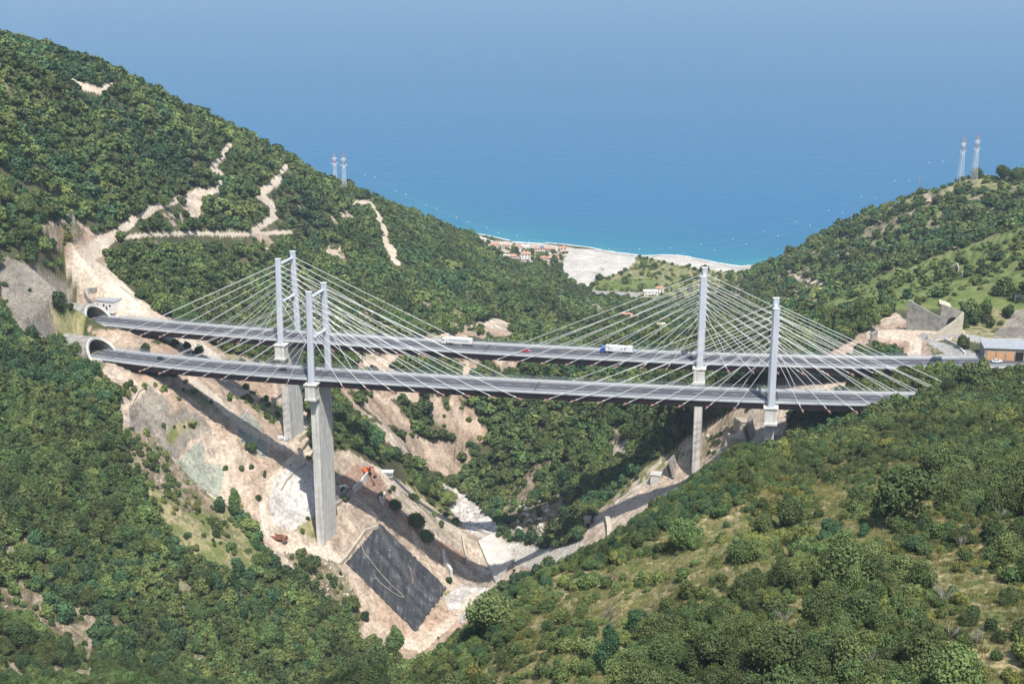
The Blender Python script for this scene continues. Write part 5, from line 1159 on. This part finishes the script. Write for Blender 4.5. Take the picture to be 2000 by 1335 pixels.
slab(1463, 857, 6, 6, 1.1, M['concrete_warm'], 'narrow upright tan slab right of the wide block')
slab(1473, 850, 9, 7, 1.15, M['concrete_old'], 'leaning grey slab uppermost on the right bank, left of the near right pier')
slab(1321, 922, 9, 7.5, 1.15, M['concrete_old'], 'leaning grey slab left of the far right pier')
slab(1309, 925, 4, 6, 1.1, M['concrete_warm'], 'narrow tan slab beside the lower leaning grey slab')
slab(1428, 870, 4, 4.5, 1.2, M['concrete_warm'], 'small tan slab at the left side of the wide block')
blk(1147, 1030, 3.2, 3.5, 5.5, -.2, M['concrete_old'], 'small grey intake hut with a dark opening by the river bend')
b = MB(); p_ = at_px(1147, 1030); b.box((p_[0] + .3, p_[1] - 2.0, p_[2] + 2.4), (1.7, .5, 2.2), -.2); tag(b.build('shade_panel', M['black']), 'black shade panel over the opening of the small intake hut by the river bend', 'shade_panel')  # solid black box stands in for the shade inside the hut
px_wall('retaining_wall', [(1200,985),(1225,965),(1250,948),(1266,938)], .8, .6, M['concrete'], 'thin concrete drain running up the right bank', G_)
px_wall('retaining_wall', [(1190,1062),(1190,1035),(1186,1015)], 2.5, 2.4, M['concrete_warm'], 'tan concrete pillar wall in the deck shadow on the right bank', G_)
# boulders
def rock_mesh(seed):
    bmm = bmesh.new(); bmesh.ops.create_icosphere(bmm, subdivisions=2, radius=1); r = random.Random(seed)
    ax_ = [Vector((r.uniform(-1,1), r.uniform(-1,1), r.uniform(-1,1))).normalized() for _ in range(7)]; cut = [r.uniform(.55,.9) for _ in ax_]
    for v_ in bmm.verts:
        for a, c_ in zip(ax_, cut):
            d = v_.co.dot(a)
            if d > c_: v_.co -= a * (d - c_)
        v_.co.z *= .75
    me = bpy.data.meshes.new('boulder'); bmm.to_mesh(me); bmm.free(); me.materials.append(M['rock']); return me
RK = [rock_mesh(i) for i in range(5)]; rr = random.Random(77)
def rocks(poly, n, s0, s1, label):
    us = [p[0] for p in poly]; vs = [p[1] for p in poly]; k_ = 0
    while k_ < n:
        u_, v_ = rr.uniform(min(us), max(us)), rr.uniform(min(vs), max(vs))
        if not inpoly(np.array([u_]), np.array([v_]), poly)[0]: continue
        p = at_px(u_, v_); o = bpy.data.objects.new('boulder', RK[k_ % 5]); COL.objects.link(o); o.location = p; s_ = s0 + (s1 - s0) * rr.random()**2; o.scale = (s_*rr.uniform(.8,1.3), s_, s_*rr.uniform(.6,1)); o.rotation_euler = (rr.random(), rr.random(), rr.random()*6)
        tag(o, label, 'boulder', label); k_ += 1
rocks([(868,1164),(900,1142),(950,1150),(945,1173),(900,1215),(874,1192)], 46, .5, 1.5, 'whitish boulders of the rock apron at the foot of the black sheet')
rocks([(868,950),(895,957),(930,987),(972,1030),(958,1050),(916,1036),(882,1000)], 44, .7, 2.6, 'pale boulders in the stream gorge above the white slab')
rocks([(990,1058),(1000,1000),(1050,960),(1085,1000),(1140,1030),(1080,1065)], 46, .8, 2.8, 'brown-grey rocks of the cliff at the river bend')
rocks([(550,1078),(600,1072),(655,1105),(690,1150),(705,1215),(650,1180),(590,1125)], 40, .4, 1.6, 'loose pale rocks on the slope below the dump truck')
rocks([(1345,880),(1430,815),(1460,830),(1400,890),(1352,915)], 26, .4, 1.4, 'loose rocks on the right bank behind the far right pier')
# steel walkway by the far left pier
b = MB(); p0, p1 = Vector(at_px(598, 838, 1.2)), Vector(at_px(612, 852, 1.2))
for s_ in (-.7, .7): b.tube(p0 + Vector((s_, s_, 0)), p1 + Vector((s_, s_, 0)), .10, 4); b.tube(p0 + Vector((s_, s_, 1.1)), p1 + Vector((s_, s_, 1.1)), .07, 4)
for k_ in range(6): q_ = p0.lerp(p1, k_/5); b.box(q_, (1.6, 1.6, .08)); b.tube(q_ + Vector((.7,.7,-2)), q_ + Vector((.7,.7,1.1)), .06, 4)
tag(b.build('walkway', M['steel_grey']), 'dark steel walkway between the two left piers', 'walkway')

# ============================================================ buildings
def house(loc, rz, w, d, h, roofm, wallm, label, cat='house', group='houses of the seaside village', flat=False, floors=1, name='house', chim=True, fullwin=True):
    root = empty(name, loc, rz, label, cat, group)
    b = MB(); b.box((0, 0, h/2 - 1), (w, d, h + 2)); b.build('wall', wallm, root)
    b = MB()
    if flat: b.box((0, 0, h + .15), (w + .5, d + .5, .3)); b.box((0, -d/2 - .1, h + .5), (w + .5, .15, .5))
    else:
        e = .6; rh = d * .22; b.hexa([(-w/2-e, -d/2-e, h), (w/2+e, -d/2-e, h), (w/2+e, d/2+e, h), (-w/2-e, d/2+e, h), (-w/2+d*.22, -.05, h + rh), (w/2-d*.22, -.05, h + rh), (w/2-d*.22, .05, h + rh), (-w/2+d*.22, .05, h + rh)])
    rf = b.build('roof', roofm, root)
    if chim and not flat: b = MB(); b.box((w*.2, d*.15, h + d*.2), (.7, .7, 1.4)); b.build('chimney', wallm, rf)
    for f in range(floors):
        zc = h * (f + .55) / floors
        for i in range(max(2, int(w / 3.2))):
            x_ = -w/2 + w * (i + .5) / max(2, int(w / 3.2))
            for s_ in (-1, 1) if fullwin else (-1,):
                b = MB(); b.box((x_, s_ * (d/2 + .02), zc), (1.1, .12, 1.3)); b.build('window', M['glass'], root)
    b = MB(); b.box((w*.08 + .8, -d/2 - .04, 1.05), (1.0, .14, 2.1)); b.build('door', M['bark'], root)
    if floors > 1:
        b = MB(); b.box((0, -d/2 - .6, h/floors), (w*.8, 1.2, .18)); b.box((0, -d/2 - 1.15, h/floors + .55), (w*.8, .08, .9)); b.build('balcony', M['wall_white'], root)
    return root
VIL = [ (967,484,11,9,5,'r','c',0,1,'red-roofed house nearest the headland in the seaside village'), (989,484,8,6,4,'r','c',.2,1,'small orange-roofed house in the front row by the sea, second from the left'),
  (1012,489,9,8,5,'r','w',-.2,1,'pink-roofed house behind the first row of the village'), (1027,487,9,7,5,'w','w',.1,1,'white flat-roofed house in the front row by the sea'),
  (1054,493,13,10,6,'r','c',.05,2,'largest red-roofed house by the sea, with a blue solar panel on it'), (1076,491,10,7,4,'r','c',-.3,1,'reddish house right of the one with the solar panel'),
  (1099,489,9,7,4,'r','c',.3,1,'rightmost orange-roofed house, next to the pale river fan'), (1000,507,10,9,5,'r','w',-.25,1,'red-roofed white house on the landward left side of the village'),
  (1027,509,11,9,9,'r','w',.0,3,'three-storey house with white balconies in the middle of the village'), (1080,512,14,10,6,'r','c',.05,2,'wide red-roofed house on the landward right side of the village'),
  (1061,510,7,7,5,'r','c',.2,1,'small pink-roofed house left of the wide red-roofed one'), (989,505,7,6,4,'w','w',-.1,1,'small white annex left of the landward village'),
  (930,464,6,5,3.5,'w','w',-.5,1,'tiny white beach hut farthest left along the shore'), (945,471,6,5,3.5,'w','c',-.45,1,'second tiny beach hut from the left along the shore'), (957,477,7,5,4,'w','w',-.4,1,'third small white hut along the shore, left of the red roofs') ]
for u_, v_, w_, d_, h_, rm, wm, rz_, fl, lb in VIL:
    house(at_px(u_, v_, 0, 1350), rz_, w_, d_, h_, M['roof_red'] if rm == 'r' else M['wall_white'], M['wall_cream'] if wm == 'c' else M['wall_white'], lb, flat=(rm == 'w'), floors=fl)
p_ = at_px(1054, 493, 0, 1350); b = MB(); b.hexa([(p_[0]+.6, p_[1]-4.6, 7.0+p_[2]-.3), (p_[0]+5, p_[1]-4.6, 7.0+p_[2]-.3), (p_[0]+5, p_[1]-.8, 8.5+p_[2]-.1), (p_[0]+.6, p_[1]-.8, 8.5+p_[2]-.1), (p_[0]+.6, p_[1]-4.6, 7.15+p_[2]-.3), (p_[0]+5, p_[1]-4.6, 7.15+p_[2]-.3), (p_[0]+5, p_[1]-.8, 8.65+p_[2]-.1), (p_[0]+.6, p_[1]-.8, 8.65+p_[2]-.1)])
tag(b.build('solar_panel', mat('solar_blue', (.10,.16,.32), rough=.3)), 'blue solar panel on the largest red roof by the sea', 'solar panel')
GV = 'houses inland of the beach'
house(at_px(1270, 578, 0, 1100), .1, 15, 8, 6, M['wall_white'], M['wall_white'], 'long white flat-roofed building beside the asphalt yard inland', floors=2, flat=True, group=GV)
house(at_px(1288, 570, 0, 1100), .1, 8, 7, 5, M['roof_red'], M['wall_white'], 'white house with red roof right of the long white building', group=GV)
house(at_px(1222, 626, 0, 1000), -.1, 12, 9, 6, M['roof_red'], M['wall_cream'], 'cream house with orange roof seen through the stays, left of the far right pylon', floors=2, group=GV)
house(at_px(1242, 630, 0, 1000), -.1, 8, 7, 5, M['roof_red'], M['wall_cream'], 'smaller cream wing right of the orange-roofed house', group=GV)
house(at_px(1292, 648, 0, 950), .2, 7, 7, 7, M['wall_cream'], M['wall_cream'], 'small square cream house above the far viaduct, seen through the stays', floors=2, flat=True, group=GV)
house(at_px(1528, 496, 0, 1300), -.2, 9, 7, 5, M['roof_red'], M['wall_white'], 'lone white house with pink roof on the headland right of the beach', group=None)
# left control building, walls behind the portals
house(at_px(213, 600, 0, 640), -.30, 12, 10, 4.5, M['roof_grey'], M['wall_white'], 'grey flat-roofed service building behind the upper tunnel mouth', cat='service building', group=None, flat=True, name='service_building')
px_wall('retaining_wall', [(166,575),(172,590),(182,600)], 3.5, 1.0, M['concrete_old'], 'dark concrete wall left of the service building', None)
px_wall('retaining_wall', [(172,572),(190,570)], 2.5, .8, M['concrete_old'], 'short concrete wall behind the service building', None)
px_wall('retaining_wall', [(235,560),(262,582),(268,588)], .8, .7, M['concrete_warm'], 'low kerb along the dirt road behind the service building', None)
# warehouse on the right
def warehouse():
    p = at_px(1978, 700, 0, 560); root = empty('warehouse', p, -.13, 'long warehouse with orange shutters and grey roof at the right edge', 'warehouse')
    b = MB(); b.box((4, 0, 2.3), (38, 12, 8.6)); b.build('wall', M['concrete_old'], root)
    b = MB(); b.hexa([(-15.6,-6.6,6.6),(23.6,-6.6,6.6),(23.6,6.6,7.6),(-15.6,6.6,7.6),(-15.6,-6.6,6.9),(23.6,-6.6,6.9),(23.6,6.6,7.9),(-15.6,6.6,7.9)]); b.build('roof', M['roof_grey'], root)
    for i in range(8):
        b = MB(); b.box((-11.9 + i*4.5, -6.06, 2.9), (3.7, .16, 4.6)); b.build('shutter', M['orange_door'] if i not in (3, 5) else M['black'], root)
warehouse()
car(at_px(1972, 703, 0, 560), .2, paint_gn, 'green lorry-sized van parked in front of the orange shutters', van=True, s_=1.15)
# open concrete portal with wing walls
def big_portal():
    p = at_px(1838, 652, 0, 600); root = empty('unfinished_portal', p, 0, 'roofless concrete tunnel portal with tall sloping wing walls on the right hill', 'tunnel portal')
    def W_(nm, pts_, m):
        b = MB(); rings = []
        for i, (x_, y_, z0, z1) in enumerate(pts_):
            a = pts_[max(0, i-1)]; c_ = pts_[min(len(pts_)-1, i+1)]; d = Vector((c_[0]-a[0], c_[1]-a[1], 0)).normalized(); s_ = Vector((-d.y, d.x, 0))*.5
            rings.append([(x_-s_.x, y_-s_.y, z0), (x_+s_.x, y_+s_.y, z0), (x_+s_.x, y_+s_.y, z1), (x_-s_.x, y_-s_.y, z1)])
        b.loft(rings); b.build(nm, m, root)
    W_('wing_wall', [(-14, 15, -4, 14.5), (-6, 9, -4, 10.5), (0, 4, -4, 8)], M['concrete_old'])
    W_('wing_wall', [(-9, -6, -4, .6), (-2, -3.5, -4, 2.4), (6, -1, -4, 7.5), (11, 1, -4, 11.5)], M['concrete_warm'])
    b = MB(); b.loft([[(0, 4, -4), (0, 5, -4), (0, 5, 15), (0, 4, 15)], [(11, 1, -4), (11, 2, -4), (11, 2, 11.5), (11, 1, 11.5)]]); b.build('front_wall', M['concrete_old'], root)
    b = MB(); b.tube((6.3, 1.7, 5.6), (6.7, 3.4, 5.6), 2.9, 18); b.build('arch_shade_plug', M['black'], root)  # solid black plug, its colour standing in for shade within the arch
    b = MB(); b.hexa([(-1, 4.2, 15), (5, 2.6, 13.2), (5.4, 7, 14.2), (0, 8.4, 16), (-1, 4.2, 15.5), (5, 2.6, 13.7), (5.4, 7, 14.7), (0, 8.4, 16.5)]); b.build('top_slab', M['concrete_warm'], root)
big_portal()
px_wall('retaining_wall', [(1940,672),(1965,671),(1995,672)], 2.6, 2.4, M['concrete_warm'], 'long pale concrete block above the warehouse roof', None, ymin=560)
px_wall('retaining_wall', [(1982,588),(2004,587),(2030,588)], 4.0, 2.2, M['concrete_warm'], 'grey concrete wall on the slope at the right edge', None, ymin=600)
px_wall('retaining_wall', [(1700,668),(1712,660),(1702,652)], 4.5, 1.0, M['concrete_old'], 'dark concrete wall stub on the tan mound behind the far viaduct', None, ymin=600)
px_wall('retaining_wall', [(1845,664),(1870,676),(1885,692)], 1.0, .7, M['concrete'], 'low kerb beside the ramp down to the road', None, ymin=600)
px_wall('ruined_wall', [(1857,527),(1868,522),(1872,530)], 3.0, .8, M['concrete_warm'], 'left part of a ruined stone hut on the green hill', None, cat='ruin', ymin=700)
px_wall('ruined_wall', [(1878,538),(1890,534),(1896,528)], 2.4, .8, M['concrete_warm'], 'right part of a ruined stone hut on the green hill', None, cat='ruin', ymin=700)
px_wall('ruined_wall', [(133,435),(140,430),(147,440)], 5, 1.2, M['concrete_old'], 'pale ruined wall in the rocks above the left yard', None, cat='ruin', ymin=640)

# ============================================================ masts and the overhead line
def mast(u, v, hpx, label, ymin=900):
    p = Vector(at_px(u, v, -1.0, ymin)); d = p.y*CP - (p.z - CAMH)*SP; H_ = hpx * d / F_PX * 1.03; root = empty('lattice_mast', p, .3, label, 'lattice mast', 'lattice masts of the overhead line')
    def seg(z0, z1, m, nm, r0):
        b = MB(); wfun = lambda z: 2.3 - 1.4 * z / H_; n_ = max(2, int((z1 - z0) / 2.2))
        for k_ in range(n_):
            a, c_ = z0 + (z1-z0)*k_/n_, z0 + (z1-z0)*(k_+1)/n_; wa, wc_ = wfun(a), wfun(c_)
            ca = [(-wa,-wa,a),(wa,-wa,a),(wa,wa,a),(-wa,wa,a)]; cc_ = [(-wc_,-wc_,c_),(wc_,-wc_,c_),(wc_,wc_,c_),(-wc_,wc_,c_)]
            for i in range(4):
                j = (i+1) % 4; b.tube(ca[i], cc_[i], r0*1.5, 4, cap=False); b.tube(ca[i], cc_[j], r0, 3, cap=False); b.tube(ca[j], cc_[i], r0, 3, cap=False); b.tube(cc_[i], cc_[j], r0, 3, cap=False)
        return b.build(nm, m, root)
    seg(0, H_*.62, M['mast_white'], 'lattice_shaft', .06); seg(H_*.62, H_*.70, M['mast_white'], 'white_band', .09); seg(H_*.70, H_*.80, M['mast_red'], 'red_band', .09); seg(H_*.80, H_*.89, M['mast_white'], 'white_band', .09); seg(H_*.89, H_, M['mast_red'], 'red_band', .08)
    for zf, w_ in ((.70, 3.6), (.86, 2.8)): b = MB(); b.tube((-w_, 0, H_*zf), (w_, 0, H_*zf), .18, 4); b.tube((-w_, 0, H_*zf), (0, 0, H_*(zf+.05)), .1, 3); b.tube((w_, 0, H_*zf), (0, 0, H_*(zf+.05)), .1, 3); b.build('cross_arm', M['mast_white'], root)
    return p + Vector((0, 0, H_*.9)), H_
tA, _ = mast(655, 362, 62, 'left one of the two red and white lattice masts on the left ridge'); tB, _ = mast(673, 374, 74, 'right one of the two red and white lattice masts on the left ridge')
tC, _ = mast(1875, 350, 85, 'left one of the two red and white lattice masts on the right ridge'); tD, _ = mast(1902, 352, 88, 'right one of the two red and white lattice masts on the right ridge')
def line(a, b_, sag, label, nb):
    root = empty('overhead_line', a, 0, label, 'overhead line', 'overhead lines between the ridges')
    P_ = lambda t: a.lerp(b_, t) - Vector((0, 0, sag*4*t*(1-t))) - a
    c_ = MB()
    for k_ in range(40): c_.tube(P_(k_/40), P_((k_+1)/40), .025, 3, cap=False)
    c_.build('wire', M['steel_grey'], root)
    for k_ in range(1, nb):
        s_ = MB(); p = P_(k_/nb); R_ = .40; s_.loft([[(p.x + R_*math.sin(t)*math.cos(f), p.y + R_*math.sin(t)*math.sin(f), p.z + R_*math.cos(t)) for f in np.linspace(0, 6.283, 9)[:-1]] for t in np.linspace(.2, 2.94, 6)]); s_.build('marker_ball', M['white'], root)
line(tA, tC, 98, 'overhead wire with white marker balls strung high across the bay, from the left masts', 20); line(tB, tD, 104, 'second overhead wire with white marker balls, just below the first', 20)
def pole(u, v, hpx, label, ymin=440, arm=True):
    p = Vector(at_px(u, v, -.5, ymin)); d = p.y*CP - (p.z - CAMH)*SP; H_ = hpx * d / F_PX; root = empty('power_pole', p, .2, label, 'power pole')
    b = MB()
    for s_ in ((-.7,-.7),(.7,-.7),(.7,.7),(-.7,.7)): b.tube((s_[0], s_[1], 0), (s_[0]*.25, s_[1]*.25, H_), .09, 4)
    for k_ in range(int(H_/1.6)):
        f = 1 - .75*k_*1.6/H_; z_ = k_*1.6
        for s_ in (-1, 1): b.tube((-.7*f, s_*.7*f, z_), (.7*f, s_*.7*f, z_ + 1.5), .05, 3); b.tube((s_*.7*f, -.7*f, z_), (s_*.7*f, .7*f, z_ + 1.5), .05, 3)
    b.build('shaft', M['steel_grey'], root)
    b = MB(); b.tube((-1.6, 0, H_*.94), (1.6, 0, H_*.94), .09, 4); b.build('cross_arm', M['steel_grey'], root)
pole(1793, 372, 34, 'thin grey pylon on the right ridge, left of the tall masts', 900); pole(1662, 438, 20, 'small grey pylon on the sloping right ridge above the sea', 1000)
pole(912, 600, 34, 'slender grey pole on the left wooded hillside, near the track end', 800); pole(1094, 612, 38, 'slender grey pole on the wooded hillside above mid-span', 900); pole(1346, 600, 40, 'thin grey pole just left of the far right pylon', 800)
pole(1443, 590, 30, 'thin pole right of the far right pylon', 900)

# ============================================================ haze: closed box of thin, even air
hb = MB(); hb.box((0, 14000, 236), (36000, 34000, 532)); hz = hb.build('haze', None if False else M['white'])
hm = bpy.data.materials.new('haze_air'); hm.use_nodes = True; hn = hm.node_tree; hn.nodes.clear()
ho = hn.nodes.new('ShaderNodeOutputMaterial'); hv = hn.nodes.new('ShaderNodeVolumePrincipled')
hv.inputs['Color'].default_value = (.66, .83, 1.0, 1); hv.inputs['Density'].default_value = .000068; hv.inputs['Anisotropy'].default_value = .0
hn.links.new(hv.outputs[0], ho.inputs['Volume'])
hz.data.materials.clear(); hz.data.materials.append(hm); tag(hz, 'thin pale summer haze over the valley and sea', None, kind='stuff')
